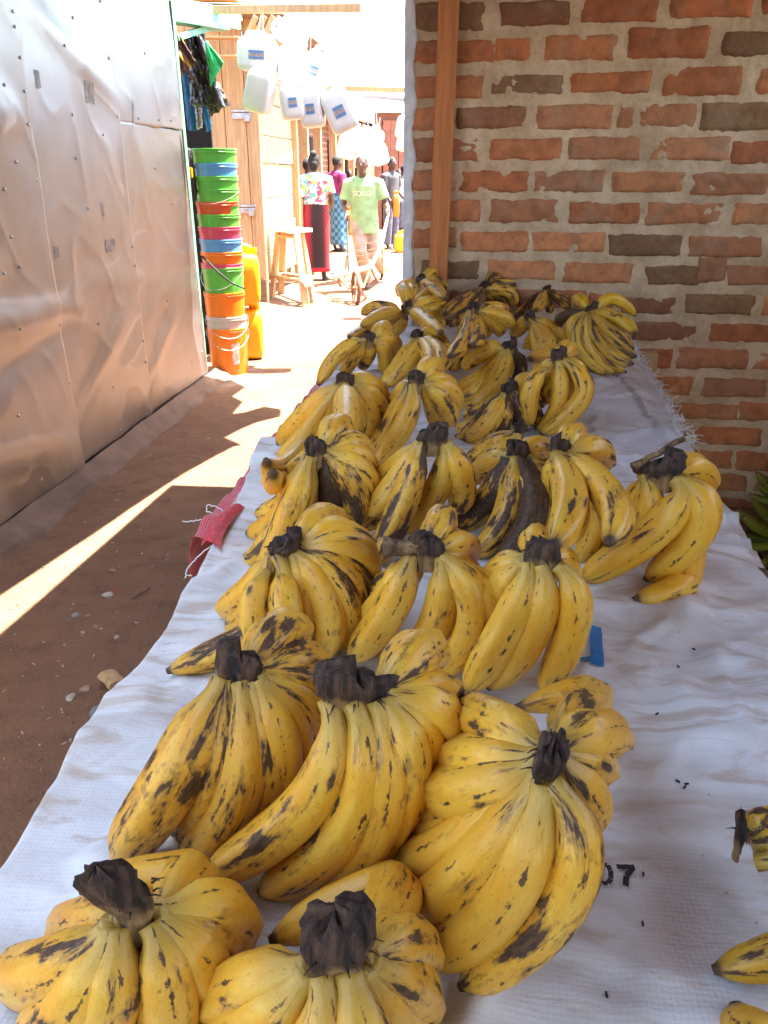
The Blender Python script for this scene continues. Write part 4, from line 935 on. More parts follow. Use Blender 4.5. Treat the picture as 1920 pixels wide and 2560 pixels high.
for i, (px, py, s_) in enumerate([(868, 365, .33), (893, 350, .30), (915, 372, .34), (936, 352, .32), (947, 385, .3), (905, 398, .26)]):
    hang(px, py, 11.6+.15*i, s_*.75, s_, .1, i*.7, .3*(-1)**i, ['round white can leftmost in the far cluster over the alley', 'white can second in the far cluster, slightly higher', 'white can in the middle of the far cluster above the green shirt', 'white can upper right in the far cluster', 'white can lower right in the far cluster', 'small white can lowest in the far cluster by the head of the man in green'][i], False, .2)
for i, (px, py) in enumerate([(1012, 318), (1014, 352)]):
    hang(px, py, 9., .16, .22, 0, .4, .2, ['upper white can peeping past the brick wall corner', 'lower white can peeping past the brick wall corner'][i], False)
b_ = MB(); b_.bar((bm0.x-.5, 6.5, BZ), (bm1.x, 6.5, BZ-.01), .045, .05); o = bevel(b_.build('roof_beam', M['timber'], smooth=False)); tag(o, 'square brown beam spanning the top of the alley', 'beam')
b_ = MB(); q0 = at_y(860, 330, 12); b_.bar((-2.9, 11.9, q0.z+.55), (-1.0, 12.1, q0.z+.5), .06, .06); o = bevel(b_.build('roof_beam', M['timber'], smooth=False)); tag(o, 'farther pole carrying the second cluster of white cans', 'beam')
YG = 'yellow jerrycans stacked behind the buckets'
for z0, lb_ in ((0, 'yellow jerrycan standing on the ground behind the buckets'), (.44, 'yellow jerrycan standing on top of another behind the buckets')):
    q = at_y(634, 800, 6.75); jerry(lb_, (q.x-.05, 6.75, z0), (0, 0, .25), (.24, .30, .40), M['p_yellow'], YG)
# ---- mint green stall with hanging goods
ms = empty('green_stall', (-2.3, 6.3, 0)); tag(ms, 'mint green painted stall frame behind the metal shed', 'stall')
def mintbar(p, q, a_, b_, nm='frame_post', m_='mint'):
    s = MB(); s.bar(p, q, a_, b_); o = bevel(s.build(nm, M[m_], ms, smooth=False)); o.location = (2.3, -6.3, 0)
mintbar((-2.0, 5.93, 0), (-2.0, 5.86, 2.45), .02, .05)
mintbar(at_y(405, 12, 6.05), at_y(598, 52, 6.75), .03, .12, 'awning_board'); mintbar(at_y(415, 48, 6.1), at_y(560, 72, 6.6), .12, .03, 'awning_board')
mintbar(at_y(440, 95, 6.1), at_y(600, 45, 6.9), .04, .04, 'awning_board'); mintbar((-2.55, 6.75, 0), (-2.55, 6.75, 2.5), .05, .05)
s = MB(); s.box((-2.62, 6.85, 1.2), (.52, .015, 1.2)); o = s.build('shade_backing', M['black'], ms, smooth=False); o.location = (2.3, -6.3, 0)  # black sheet painting the shade inside the stall
def cloth(name, pts, Y, mat, label, cat, amp=.02, seed=0, n=26, dy=0, fr=7):
    P = [at_y(px, py, Y+(dy*i/3)) for i, (px, py) in enumerate(pts)]; s = MB()
    s.quadgrid(lambda u, v: P[0].lerp(P[1], u).lerp(P[3].lerp(P[2], u), v)+Vector((.3*amp*fbm(Vector((u*5, v*5, seed+9))), amp*fbm(Vector((u*fr, v*fr*.5, seed)))+amp*1.2*math.sin(u*9+seed)*.6, .3*amp*fbm(Vector((u*3, v*3, seed+4))))), n, n)
    o = s.build(name, mat, sharp=0); m_ = o.modifiers.new('thick', 'SOLIDIFY'); m_.thickness = .006; tag(o, label, cat); return o
stp = NT('striped_cloth', .8); vv = stp.coord('Generated', (1, 1, 1)); sx_ = stp.n('ShaderNodeSeparateXYZ'); stp.l(vv, sx_.inputs[0])
bb = stp.math('FRACT', stp.math('MULTIPLY', stp.math('ADD', sx_.outputs[2], stp.math('MULTIPLY', sx_.outputs[0], .55)), 2.6)); stp.color(stp.mix(stp.ramp(bb, .62, .66), (.10, .035, .03), stp.mix(stp.ramp(bb, .78, .8), (.42, .27, .02), (.26, .12, .05)))); 
cloth('striped_bag', [(424, 66), (440, 72), (490, 152), (446, 202)], 6.12, stp.mat, 'folded brown and yellow striped bag hanging by the shed corner', 'bag', .02, 1)
bf = NT('black_foil', .18, 0, .8); bf.color((.03, .028, .028)); bf.bump(bf.noise(bf.coord('Object', (1, 1, .6)), 22, 4), .7, .03); BF = bf.mat
cloth('plastic_bag', [(458, 76), (508, 96), (566, 270), (478, 262)], 6.28, BF, 'shiny crumpled black plastic bag hanging under the green awning', 'bag', .05, 3)
cloth('plastic_bag', [(505, 205), (545, 205), (572, 262), (528, 292)], 6.34, M.setdefault('brown_bag', simple('brown_bag', (.13, .09, .06), .5)), 'dull brown bag hanging behind the shiny black one', 'bag', .03, 5)
cloth('green_bag', [(513, 104), (518, 104), (560, 156), (527, 217)], 6.22, M.setdefault('green_film', simple('green_film', (.02, .45, .13), .35, var=.2)), 'bright green plastic bag corner hanging in front of the black bag', 'bag', .01, 7)
BLUE = M.setdefault('blue_cloth', simple('blue_cloth', (.03, .16, .42), .6))
cloth('blue_strip', [(452, 150), (468, 150), (498, 326), (472, 328)], 6.36, BLUE, 'long blue strip hanging left of the crumpled black bag', 'cloth', .01, 8)
cloth('blue_strip', [(506, 262), (516, 262), (530, 326), (518, 330)], 6.36, BLUE, 'short blue strip with a silver fringe below the black bag', 'cloth', .01, 9)
cloth('silver_strip', [(488, 262), (502, 262), (506, 320), (494, 322)], 6.30, M.setdefault('silver', simple('silver_foil', (.5, .5, .5), .2, .9)), 'thin crinkled silver strip between the two blue strips', 'strip', .012, 10)
jk = cloth('figure', [(462, 366), (474, 372), (492, 470), (474, 610)], 6.05, M.setdefault('dark_cloth', simple('dark_cloth', (.045, .038, .042), .9)), 'dark jacket with a yellow patch half hidden between shed and buckets', 'figure', .02, 11)  # cloth sheet standing in for a half-hidden seated figure
s = MB(); P = at_y(474, 432, 6.0); s.box((P.x, P.y, P.z), (.02, .004, .03), None, 0, .004); s.build('patch', M['p_yellow'], jk)
s = MB(); s.tube([at_y(505, 640, 5.98), at_y(545, 680, 5.96), at_y(580, 708, 5.97), at_y(612, 722, 6.0)], [.009, .008, .007, .006], 8); tag(s.build('black_strap', M['black']), 'black rubber strap slanting across the bucket stack', 'strap')
# ---- plank kiosk
KY = 9.6; kc = at_y(651, 600, KY).x
kk = empty('plank_kiosk', (kc-.6, KY, 0)); tag(kk, 'tall kiosk of raw wooden planks with padlocked door', 'kiosk')
def ko(s, nm, mats, **kw):
    o = s.build(nm, mats, kk, smooth=False); o.location = (-(kc-.6), -KY, 0); return bevel(o, .005)
s = MB(); x = kc-1.5; i = 0
while x < kc-.01:
    wd = min(random.uniform(.17, .25), kc-x); s.box((x+wd/2, KY+random.uniform(-.006, .006), 1.62), (wd/2-.004, .02, 1.38), None, 0, .003); x += wd
ko(s, 'front_planks', M['timber'])
s = MB(); z = .26
while z < 2.95: hgt = random.uniform(.24, .38); s.box((kc-.03+random.uniform(-.012, .012), KY+1.0, z+hgt/2), (.022, .97, hgt/2-.006), None, 0, .006); z += hgt
ko(s, 'side_planks', M['plank_y'])
for nm, y0, y1 in (('corner_post', KY-.02, KY+.03), ('corner_post', KY+1.95, KY+2.02)): s = MB(); s.box((kc+.01, (y0+y1)/2, 1.5), (.05, .04, 1.5)); ko(s, nm, M['timber'])
for px, py in ((603, 277), (616, 515)):
    q = at_y(px, py, KY-.035); s = MB(); s.box(q, (.11, .008, .012)); s.box(q+Vector((0, 0, -.05)), (.10, .012, .03)); s.box(q+Vector((.06, -.01, -.07)), (.03, .015, .035)); ko(s, 'hasp', M['nail'])
s = MB(); q = at_y(560, 15, KY)
for i in range(5): s.bar((kc-1.7, KY-.55+.0, 2.55+.16*i), (kc+.05, KY-.55, 2.5+.16*i), .14, .02)
ko(s, 'gable_boards', M['plank_x'])
s = MB()
for i in range(3): s.bar(at_y(608+22*i, 112, KY-.65), at_y(640+22*i, 40, KY-.65), .07, .04)
ko(s, 'brace', M['timber'])
e0 = at_y(700, 30, KY-.5); e1 = at_y(832, 138, KY+3.4); 
s = MB(); s.v = [tuple(e0), tuple(e1), (e1.x-.75, e1.y, e1.z+.02), (e0.x-.75, e0.y, e0.z+.02)]; s.v += [(a_, b2, c_+.07) for a_, b2, c_ in s.v]
s.f = [(3, 2, 1, 0), (4, 5, 6, 7), (0, 1, 5, 4), (1, 2, 6, 5), (2, 3, 7, 6), (3, 0, 4, 7)]; s.m = [0]*6; ko(s, 'eave', M['dark_wood'])
s = MB()
for i in range(3): s.box((kc-.4-.4*i, KY+.05, .14), (.06, .06, .16))
s.box((kc, KY, .14), (.05, .05, .16)); ko(s, 'stilt', M['dark_wood'])
# ---- row of brick shops beyond
fb = NT('far_brick', .9, 0, .2); vv = fb.coord('Object'); 
sw = fb.n('ShaderNodeSeparateXYZ'); fb.l(vv, sw.inputs[0]); cbx = fb.n('ShaderNodeCombineXYZ'); fb.l(fb.math('ADD', sw.outputs[0], sw.outputs[1]), cbx.inputs[0]); fb.l(sw.outputs[2], cbx.inputs[1])
bt = fb.n('ShaderNodeTexBrick'); bt.inputs['Scale'].default_value = 1.; bt.inputs['Brick Width'].default_value = .3; bt.inputs['Row Height'].default_value = .12; bt.inputs['Mortar Size'].default_value = .02
bt.inputs['Color1'].default_value = (.33, .12, .06, 1); bt.inputs['Color2'].default_value = (.24, .09, .05, 1); bt.inputs['Mortar'].default_value = (.36, .27, .2, 1); fb.l(cbx.outputs[0], bt.inputs['Vector'])
fb.color(fb.mix(fb.ramp(fb.noise(vv, 3, 5), .4, .7, 0, .5), bt.outputs[0], (.20, .09, .055))); FB = fb.mat
sr = empty('brick_shop_row', (-2.8, 18, 0)); tag(sr, 'long row of brick shops with wooden posts along the left of the alley', 'building')
def so(s, nm, m_, bev=True):
    o = s.build(nm, m_, sr, smooth=False); o.location = (2.8, -18, 0); return o
s = MB(); s.box((-4.75, 19.6, 1.35), (1.2, 7.6, 1.35)); so(s, 'wall', FB)
for y0 in (15.4, 18.2, 20.4, 23.0):
    s = MB(); s.box((-3.54, y0+.3, 1.05), (.02, .28, 1.05)); so(s, 'door', M['black'])  # black slab paints the shade within an open doorway
for px in (762, 795, 833, 852, 878, 900):
    q = at_x(px, 400, -3.25); s = MB(); s.bar((-3.25, q.y, 0), (-3.25, q.y, 2.6), .15, .15); so(s, 'post', M['timber'])
s = MB(); s.v = [(-3.05, 12.1, 2.6), (-3.05, 27., 2.6), (-5.6, 27., 3.3), (-5.6, 12.1, 3.3), (-3.05, 12.1, 2.66), (-3.05, 27., 2.66), (-5.6, 27., 3.36), (-5.6, 12.1, 3.36)]
s.f = [(3, 2, 1, 0), (4, 5, 6, 7), (0, 1, 5, 4), (1, 2, 6, 5), (2, 3, 7, 6), (3, 0, 4, 7)]; s.m = [0]*6; so(s, 'roof', M['dark_wood'])
# ---- building closing the alley
eb = empty('end_building', (-1.6, 25, 0)); tag(eb, 'red brick building with pillars closing the far end of the alley', 'building')
def eo(s, nm, m_): o = s.build(nm, m_, eb, smooth=False); o.location = (1.6, -25, 0); return o
s = MB(); s.box((-1.0, 26.2, 1.45), (1.9, 2, 1.45)); eo(s, 'wall', M.setdefault('redwall', simple('red_wall', (.34, .13, .075), .9, var=.2, scale=4)))
for px in (946, 968, 987, 1007): q = at_y(px, 400, 24.1); s = MB(); s.box((q.x, 24.1, 1.35), (.10, .1, 1.35)); eo(s, 'pillar', M.setdefault('redpil', simple('red_pillar', (.42, .17, .10), .9, var=.15, scale=5)))
for px in (955, 985): q = at_y(px, 330, 24.05); s = MB(); s.box((q.x, 24.14, q.z), (.16, .05, .16)); eo(s, 'vent_block', M['mortar'])
s = MB(); s.v = [(-3.1, 23.6, 3.2), (1.2, 23.6, 2.85), (1.2, 28.5, 3.4), (-3.1, 28.5, 3.6)]; s.v += [(a_, b2, c_+.08) for a_, b2, c_ in s.v]
s.f = [(3, 2, 1, 0), (4, 5, 6, 7), (0, 1, 5, 4), (1, 2, 6, 5), (2, 3, 7, 6), (3, 0, 4, 7)]; s.m = [0]*6; eo(s, 'roof', M.setdefault('tin', simple('tin_roof', (.26, .24, .23), .6, var=.2)))
# ---- stool
sq = [at_z(679, 751, 0), at_z(764, 768, 0), at_z(784, 758, 0), at_z(702, 739, 0)]; sc0 = sum(sq, Vector())/4; SH = .80
stl = empty('wooden_stool', (sc0.x, sc0.y, 0)); tag(stl, 'tall splay-legged wooden stool with a white top in the sunlit alley', 'stool')
tops = [sc0+(q-sc0)*.52+Vector((0, 0, SH)) for q in sq]
for q, t in zip(sq, tops): s = MB(); s.bar(q-sc0, t-sc0, .075, .05); bevel(s.build('leg', M['timber'], stl, smooth=False))
s = MB(); ang = math.atan2(sq[1].y-sq[0].y, sq[1].x-sq[0].x); s.box((0, 0, SH+.02), (.25, .15, .02), Matrix.Rotation(ang, 3, 'Z')); bevel(s.build('seat', M.setdefault('pale_wood', simple('pale_wood', (.75, .68, .58), .6)), stl, smooth=False))
s = MB(); s.bar(tops[0]-sc0-Vector((0, 0, .05)), tops[1]-sc0-Vector((0, 0, .05)), .07, .03); s.bar(tops[2]-sc0-Vector((0, 0, .05)), tops[3]-sc0-Vector((0, 0, .05)), .07, .03); bevel(s.build('apron', M['timber'], stl, smooth=False))
for i, j in ((0, 1), (1, 2), (2, 3), (3, 0)):
    s = MB(); f_ = .36; pa = sq[i].lerp(tops[i], f_)-sc0; pb = sq[j].lerp(tops[j], f_)-sc0; ex = (pb-pa)*.12; s.bar(pa-ex, pb+ex, .06, .025); bevel(s.build('stretcher', M['timber'], stl, smooth=False))
s = MB(); q = sq[1].lerp(tops[1], .36); s.ball((0, 0, 0), (.075, .05, .06), 14); s.v = [tuple(Vector(v)*(1+.7*fbm(Vector(v)*18))) for v in s.v]
o = s.build('rag', M['thread'], sharp=0); o.location = q+Vector((.06, -.03, 0)); tag(o, 'crumpled white rag tied to the stool leg', 'rag')
# ---- counter in front of the shops
ct_ = empty('shop_counter', (-2.58, 12.3, 0)); tag(ct_, 'narrow wooden counter with a white top beside the woman', 'counter')
s = MB(); s.box((0, 0, 1.14), (.17, .4, .02)); bevel(s.build('top', M['pale_wood'], ct_, smooth=False)); s = MB(); s.box((.02, -.02, .75), (.12, .36, .37)); bevel(s.build('front_board', M['plank_y'], ct_, smooth=False))
for x in (-.1, .12):
    for y in (-.33, .33): s = MB(); s.box((x, y, .19), (.03, .03, .19)); s.build('leg', M['timber'], ct_, smooth=False)
# ---- people
SK = NT('dark_skin', .45); SK.color(SK.mix(SK.ramp(SK.noise(SK.coord(), 6, 3), .3, .7), (.055, .028, .018), (.085, .045, .028))); SK = SK.mat
HAIR = simple('black_hair', (.010, .009, .009), .8, bump=.6, scale=80)
def remesh(o, vx):
    m_ = o.modifiers.new('skin', 'REMESH'); m_.mode = 'VOXEL'; m_.voxel_size = vx; m_.use_smooth_shade = True
    sm = o.modifiers.new('soft', 'SMOOTH'); sm.iterations = 3; sm.factor = .5; return o
def person(label, loc, yaw, H, arms, legs, shirt, lower, skirt=False, lean=0., head=(0, 0), hair='short', vx=.012, cap=None, shirt_len=.80, belly=.175):
    k = H/1.7; root = empty('person', loc, yaw); root.scale = (k, k, k); tag(root, label, 'person')
    sh = lambda z_: Vector((0, -lean*max(0, z_-.9), 0))
    s = MB(); neck = Vector((0, .01, 1.44))+sh(1.44); hc = Vector((head[0], -.02+head[1], 1.585))+sh(1.585)
    s.ball(Vector((0, 0, .95)), (.15, .105, .13)); s.tube([Vector((0, 0, .95)), Vector((0, .01, 1.12))+sh(1.12), Vector((0, .01, 1.30))+sh(1.3), Vector((0, .01, 1.42))+sh(1.42)], [.14, .13, .155, .08], 16, squash=.68)
    s.tube([neck-Vector((0, 0, .05)), hc-Vector((0, -.015, .06))], [.06, .052], 12)
    s.ball(hc, (.074, .092, .112), 18); s.ball(hc+Vector((0, -.035, -.06)), (.052, .05, .045), 12); s.ball(hc+Vector((0, -.095, -.015)), (.016, .018, .022), 8); s.ball(hc+Vector((0, -.082, -.058)), (.026, .012, .012), 8)
    for sx in (-1, 1): s.ball(hc+Vector((sx*.076, .008, -.01)), (.012, .022, .03), 8); s.ball(hc+Vector((sx*.03, -.082, .022)), (.018, .01, .008), 8)
    for (S_, E_, W_, Hd) in arms:
        S_, E_, W_ = Vector(S_), Vector(E_), Vector(W_); Hd = Vector(Hd).normalized()
        s.tube([S_, S_.lerp(E_, .5), E_, E_.lerp(W_, .4), W_], [.05, .044, .038, .037, .025], 12)
        side = Hd.cross(Vector((1, 0, .01))).normalized(); pc = W_+Hd*.045
        s.tube([W_, pc, W_+Hd*.09], [.025, .038, .036], 10, squash=.5)
        for f_ in range(4):
            o_ = side*(-.030+.020*f_); ln = (.065, .075, .07, .055)[f_]; b0 = W_+Hd*.085+o_; cu = Vector((0, -.02, -.015))
            s.tube([b0, b0+Hd*ln*.5, b0+Hd*ln*.85+cu, b0+Hd*ln*.8+cu*2], [.0105, .010, .009, .008], 6)
        b0 = W_+Hd*.03-side*.035; s.tube([b0, b0+Hd*.03-side*.02, b0+Hd*.06-side*.02], [.012, .011, .009], 6)
    for (Hp, K_, A_, Ft) in legs:
        Hp, K_, A_, Ft = map(Vector, (Hp, K_, A_, Ft))
        s.tube([Hp, Hp.lerp(K_, .5), K_, K_.lerp(A_, .35), A_], [.085, .072, .055, .052, .036], 14)
        s.tube([A_-Vector((0, 0, .02)), A_.lerp(Ft, .4)-Vector((0, 0, .035)), Ft], [.038, .036, .03], 10, squash=.8)
    remesh(s.build('body', SK, root), vx)
    s = MB(); s.ball(hc+Vector((0, .014, .022)), (.081, .092, .104), 18); s.v = [v for v in s.v]
    if hair == 'bun': s.ball(hc+Vector((0, .05, .10)), (.055, .055, .05), 12); s.ball(hc+Vector((0, .05, -.03)), (.07, .07, .08), 12)
    # keep the face free: push the front of the hair back
    s.v = [tuple(Vector((v[0], max(v[1], hc.y-.055+.9*max(0, hc.z+.055-v[2])), v[2]))) for v in s.v]
    s.build('hair', HAIR if not cap else cap, root, sharp=0)  # cap only recolours the hair itself
    for sx in (-1, 1):
        if yaw == 0: s = MB(); s.ball(hc+Vector((sx*.030, -.086, .012)), (.009, .004, .004), 8); s.build('eye', M.setdefault('eye', simple('eye_white', (.025, .02, .018), .6)), root)
    # top
    s = MB(); zb = shirt_len
    s.tube([Vector((0, 0, zb)), Vector((0, 0, zb+.06)), Vector((0, .0, 1.05))+sh(1.05), Vector((0, .01, 1.22))+sh(1.22), Vector((0, .01, 1.34))+sh(1.34), Vector((0, .01, 1.42))+sh(1.42), Vector((0, .01, 1.455))+sh(1.455)], [belly+.012, belly+.01, belly, belly+.005, belly+.005, .125, .072], 22, squash=.68)
    for (S_, E_, W_, Hd) in arms:
        S_, E_ = Vector(S_), Vector(E_); s.tube([S_.lerp(Vector((0, 0, 1.38))+sh(1.38), .45), S_+Vector((0, 0, .0)), S_.lerp(E_, .72)], [.075, .074, .078], 12)
    remesh(s.build('shirt', shirt, root), vx)
    s = MB()
    if skirt:
        n = 48; pr = [(.168, 1.06), (.185, .98), (.205, .86), (.205, .70), (.20, .5), (.195, .3), (.20, .13), (.19, .125)]
        def fn(u, v):
            i = v*(len(pr)-1); a_ = int(min(i, len(pr)-2)); f_ = i-a_; r_ = pr[a_][0]*(1-f_)+pr[a_+1][0]*f_; z_ = pr[a_][1]*(1-f_)+pr[a_+1][1]*f_
            an = 2*math.pi*u; w_ = 1+.05*math.sin(an*5+1)*(1.0-z_); return (r_*math.cos(an)*w_, r_*.72*math.sin(an)*w_, z_)
        s.quadgrid(fn, n, 28, 0, True); s.build('skirt', lower, root, sharp=0)
    else:
        s.tube([Vector((0, 0, 1.0)), Vector((0, 0, .86))], [.155, .165], 18, squash=.72)
        for (Hp, K_, A_, Ft) in legs:
            Hp, K_, A_ = map(Vector, (Hp, K_, A_)); s.tube([Hp+Vector((0, 0, .02)), Hp.lerp(K_, .5), K_, K_.lerp(A_, .5), A_+Vector((0, 0, .01))], [.105, .098, .085, .08, .078], 14)
        remesh(s.build('trousers', lower, root), vx)
    for (Hp, K_, A_, Ft) in legs:
        A_, Ft = Vector(A_), Vector(Ft); s = MB(); s.tube([Vector((A_.x, A_.y+.05, .012)), Vector((A_.x, A_.y, .012)), Vector((Ft.x, Ft.y, .012)), Vector((Ft.x, Ft.y-.03, .012))], [.03, .042, .045, .025], 10, squash=.3); s.build('sandal', M['dark_cloth'], root)
    return root
def stand(sp_=.09): return [((-.09, 0, .92), (-.10, -.01, .5), (-.10, .02, .08), (-.11, -.14, .03)), ((.09, 0, .92), (.10, -.01, .5), (.10, .02, .08), (.11, -.14, .03))]
def arms_down(f=0.): return [((-.19, .01, 1.36), (-.23, .03, 1.10), (-.22, -.06-f, .88), (0, -.3, -1)), ((.19, .01, 1.36), (.23, .03, 1.10), (.22, -.06-f, .88), (0, -.3, -1))]
# woman in the flowered blouse, seen from behind
fl = NT('flower_print', .8); vo = fl.n('ShaderNodeTexVoronoi'); vo.inputs['Scale'].default_value = 17; fl.l(fl.coord(), vo.inputs['Vector']); sc_ = fl.n('ShaderNodeSeparateColor'); fl.l(vo.outputs['Color'], sc_.inputs[0])
c1 = fl.mix(fl.ramp(sc_.outputs[0], .40, .44), (.74, .70, .68), (.62, .07, .16)); c1 = fl.mix(fl.ramp(sc_.outputs[1], .62, .66), c1, (.55, .50, .08)); c1 = fl.mix(fl.ramp(sc_.outputs[2], .68, .72), c1, (.12, .42, .42)); fl.color(fl.mix(fl.ramp(fl.noise(fl.coord(), 30, 3), .55, .6), c1, (.70, .55, .55)))
rs = NT('red_black_skirt', .8); vv = rs.coord(); sx_ = rs.n('ShaderNodeSeparateXYZ'); rs.l(vv, sx_.inputs[0])
ax_ = rs.math('ABSOLUTE', rs.math('ADD', sx_.outputs[0], .05)); wv = rs.math('SINE', rs.math('MULTIPLY', rs.math('ADD', rs.math('MULTIPLY', ax_, ax_), rs.math('MULTIPLY', sx_.outputs[2], .12)), 900.))
fr_ = rs.math('ADD', rs.ramp(ax_, .03, .19), rs.math('MULTIPLY', wv, .22)); cc = rs.mix(rs.ramp(fr_, .15, .8), (.022, .008, .010), (.42, .018, .025)); rs.color(rs.mix(rs.ramp(sx_.outputs[2], .20, .16), cc, (.50, .02, .03)))
wl = at_z(797, 700, 0)
person('woman seen from behind in a flowered blouse and long red and black skirt', (wl.x-.02, wl.y, 0), math.pi, 1.68, [((-.19, .01, 1.36), (-.24, .02, 1.10), (-.20, -.16, .98), (.2, -1, .1)), ((.19, .01, 1.36), (.24, .02, 1.10), (.22, -.14, .98), (-.2, -1, .1))], stand(), fl.mat, rs.mat, skirt=True, hair='bun', shirt_len=1.03, belly=.172)
# man in green with the barrow
gr = simple('green_shirt', (.24, .40, .20), .85, var=.18, scale=9); kh = simple('khaki', (.33, .27, .22), .9, var=.2)
ml = at_z(915, 728, 0); mroot = Vector((-1.46, 11.0, 0)); k_ = 1.64/1.7
loc = lambda p: (Vector(p)-mroot)/k_
hl = at_y(866, 545, 10.62); hr = at_y(968, 532, 10.62); 
f1_ = loc(at_z(915, 722, 0)); f2_ = loc(at_z(955, 700, 0))
mn = person('man in a green T-shirt and khaki trousers pushing a wheelbarrow frame toward the camera', mroot, 0, 1.64,
    [((-.20, -.03, 1.36), (-.27, -.02, 1.08), tuple(loc(hl)+Vector((0, .09, .06))), (0, -1, -.5)), ((.20, -.03, 1.36), (.29, .0, 1.10), tuple(loc(hr)+Vector((0, .09, .05))), (0, -1, -.4))],
    [((-.09, 0, .92), (-.03, -.13, .52), (f1_.x, f1_.y+.12, .09), (f1_.x, f1_.y-.03, .03)), ((.09, 0, .92), (.11, .02, .5), (f2_.x, f2_.y+.14, .13), (f2_.x, f2_.y, .03))], gr, kh, lean=.10, head=(-.01, -.03), shirt_len=.74, belly=.185, cap=simple('sunlit_hair', (.16, .15, .15), .9))  # bare hair coloured grey for the sunlight on it
def chest_text(txt, root, z_, size, mat):
    cu = bpy.data.curves.new('shirt_print', 'FONT'); cu.body = txt; cu.size = size; cu.align_x = 'CENTER'; cu.extrude = .002
    o = bpy.data.objects.new('shirt_print', cu); col.objects.link(o); o.data.materials.append(mat); me = bpy.data.meshes.new_from_object(o); bpy.data.objects.remove(o); o = bpy.data.objects.new('shirt_print', me); col.objects.link(o); o.parent = root; o.rotation_euler = (math.pi/2-.06, 0, 0); o.location = (-.0, -.192, z_); return o
chest_text('SOKO', mn, 1.21, .085, simple('print_white', (.62, .60, .48), .8))
# others farther down the alley
pp = simple('purple_top', (.25, .02, .12), .85, var=.4, scale=6); bk = NT('blue_check', .85); ch = bk.n('ShaderNodeTexChecker'); ch.inputs['Scale'].default_value = 14; bk.l(bk.coord(), ch.inputs['Vector']); ch.inputs[1].default_value = (.03, .10, .16, 1); ch.inputs[2].default_value = (.10, .26, .36, 1); bk.l(ch.outputs[0], bk.b.inputs['Base Color'])
q = at_z(846, 628, 0); person('woman in a purple and pink top and blue checked wrap, behind the flowered blouse', (q.x, q.y, 0), math.pi*.75, 1.72, arms_down(.1), stand(), pp, bk.mat, skirt=True, vx=.016, shirt_len=.95)
q = at_z(978, 622, 0); gy = simple('grey_shirt', (.055, .055, .06), .9); jn = simple('grey_jeans', (.11, .12, .16), .9)
person('man in a dark grey shirt and jeans standing behind the green T-shirt', (q.x, q.y, 0), math.pi*.3, 1.70, arms_down(.15), stand(), gy, jn, vx=.016, shirt_len=.85)
q = at_z(777, 660, 0); person('dark-haired person mostly hidden behind the woman in the flowered blouse', (q.x, q.y, 0), math.pi*.6, 1.64, arms_down(), stand(), gy, kh, vx=.016)
q = at_z(872, 590, 0); person('small far person glimpsed between the purple top and the green T-shirt', (q.x, 21, 0), .3, 1.48, arms_down(), stand(), simple('beige_top', (.4, .3, .22), .9), kh, vx=.02)
q = at_z(998, 560, 0); person('far person in a lilac top near the brick wall corner', (at_y(996, 480, 22.6).x, 22.6, 0), .5, 1.5, arms_down(), stand(), simple('lilac_top', (.30, .22, .42), .9), jn, vx=.02)
person('far dark-dressed person at the extreme right of the alley', (at_y(1008, 480, 23.2).x, 23.2, 0), 2.5, 1.6, arms_down(), stand(), gy, kh, vx=.02)
# ---- wheelbarrow frame
wc = at_y(890, 727, 9.85); WR = .18; wc.z = WR
wbr = empty('wheelbarrow', (wc.x, wc.y, 0)); tag(wbr, 'bare metal wheelbarrow frame with one front wheel, pushed by the man in green', 'wheelbarrow')
def wo(s, nm, m_): o = s.build(nm, m_, wbr, sharp=40); o.location = (-wc.x, -wc.y, 0); return o
RUST = M.setdefault('rust', simple('rusty_metal', (.30, .15, .08), .5, .3, var=.35, scale=25)); PALE = M.setdefault('palemetal', simple('sunlit_pale_metal', (.62, .58, .55), .4, .4, var=.2))  # the pale tone paints sunlight on the crossbar and right handle
yw = .35; axd = Vector((math.cos(yw), math.sin(yw), 0)); fwd = Vector((-math.sin(yw), math.cos(yw), 0))
s = MB(); pts = [wc+fwd*WR*math.cos(2*math.pi*i/28)+Vector((0, 0, WR*math.sin(2*math.pi*i/28))) for i in range(29)]; s.tube(pts, .024, 10, cap=False); wh = wo(s, 'wheel', M.setdefault('tyre', simple('worn_tyre', (.16, .08, .05), .9)))
s = MB(); 
for i in range(6): s.tube([wc, wc+fwd*WR*math.cos(math.pi*i/3)+Vector((0, 0, WR*math.sin(math.pi*i/3)))], .007, 6)
s.tube([wc-axd*.10, wc+axd*.10], .013, 8); s.build('hub', RUST, wh)
cb0 = at_y(833, 692, 10.02); cb1 = at_y(926, 671, 10.02); hL = at_y(866, 545, 10.62); hR = at_y(970, 530, 10.62); cL = at_y(872, 677, 10.05); rm = at_y(954, 612, 10.3)
for p_, q_, r_ in ((wc-axd*.09, cb0.lerp(cb1, .12), .013), (wc-axd*.05, cb0.lerp(cb1, .2), .010), (wc+axd*.09, cb1, .014)): s = MB(); s.tube([p_, q_], r_, 8); wo(s, 'fork', RUST)
s = MB(); s.tube([cb0, cb1], .020, 8); s.tube([cb0.lerp(cb1, .02)+Vector((0, .05, .03)), cb1+Vector((0, .05, .03))], .012, 8); wo(s, 'crossbar', PALE)
s = MB(); s.tube([cb0.lerp(cb1, .35), cL, hL.lerp(cL, .5), hL+Vector((0, .08, 0))], [.012]*4, 8); wo(s, 'handle', M['black'])
s = MB(); s.tube([cb1, rm, hR+Vector((0, .08, 0))], [.024, .022, .015], 8); wo(s, 'handle', PALE)
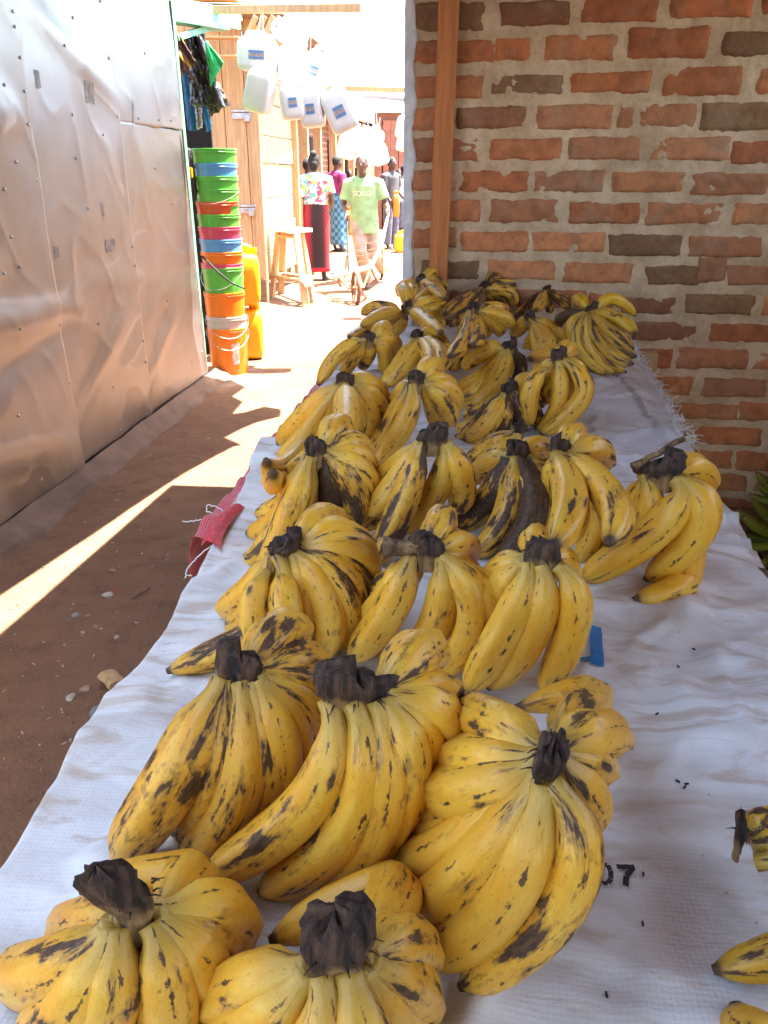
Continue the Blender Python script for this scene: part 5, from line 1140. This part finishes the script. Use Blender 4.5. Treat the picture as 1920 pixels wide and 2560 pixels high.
def leg_loop(pl): s = MB(); s.tube(pl, .017, 8); wo(s, 'leg', RUST)
leg_loop([at_y(928, 668, 10.05), at_y(936, 690, 10.08), at_y(945, 703, 10.1), at_y(955, 705, 10.12), at_y(961, 690, 10.18), at_y(957, 650, 10.25), at_y(956, 614, 10.3)])
leg_loop([at_y(850, 680, 10.1), at_y(846, 705, 10.15), at_y(852, 715, 10.2), at_y(862, 705, 10.28), at_y(868, 640, 10.35)])
for (a_, b2) in (((871, 611), (951, 602)), ((872, 626), (948, 620)), ((873, 640), (940, 632)), ((873, 652), (935, 648))): s = MB(); s.tube([at_y(*a_, 10.3), at_y((a_[0]+b2[0])/2, (a_[1]+b2[1])/2+4, 10.25), at_y(*b2, 10.28)], .0045, 6); wo(s, 'wire', RUST)
# ---- bits along the far alley
FG = 'plastic cans standing down the alley'
jerry('yellow jerrycan half hidden by the brick wall corner', (at_y(1010, 540, 16.5).x, 16.5, .0), (0, 0, .2), (.36, .3, .34), M['p_yellow'], FG)
jerry('orange can held beside the man in dark grey', (at_y(990, 510, 17.).x, 17.0, .62), (0, 0, .2), (.12, .2, .42), M['p_orange'], FG)
jerry('orange can behind the wheelbarrow handles', (at_y(878, 540, 13.).x, 13.0, .55), (0, 0, .2), (.11, .2, .36), M['p_orange'], FG)
cloth('carrier_bag', [(868, 545), (885, 545), (887, 575), (866, 578)], 12.9, M['dark_cloth'], 'dark carrier bag behind the wheelbarrow handle', 'bag', .03, 4)
s = MB(); q = at_z(745, 640, 0); s.ball((0, 0, .1), (.22, .3, .12), 16); s.v = [tuple(Vector(v)*(1+.3*fbm(Vector(v)*6))) for v in s.v]; o = s.build('cloth_bundle', simple('pale_cloth', (.55, .60, .68), .8), sharp=0); o.location = (q.x, q.y, 0); tag(o, 'pale blue bundle lying on the ground behind the stool', 'bundle')
q = at_z(855, 605, 0); cloth('blue_sheet', [(850, 580), (858, 582), (862, 625), (850, 625)], 16.8, BLUE, 'blue and white cloth hanging at the skirt of the purple-topped woman', 'cloth', .03, 6)
#@@BACK1@@
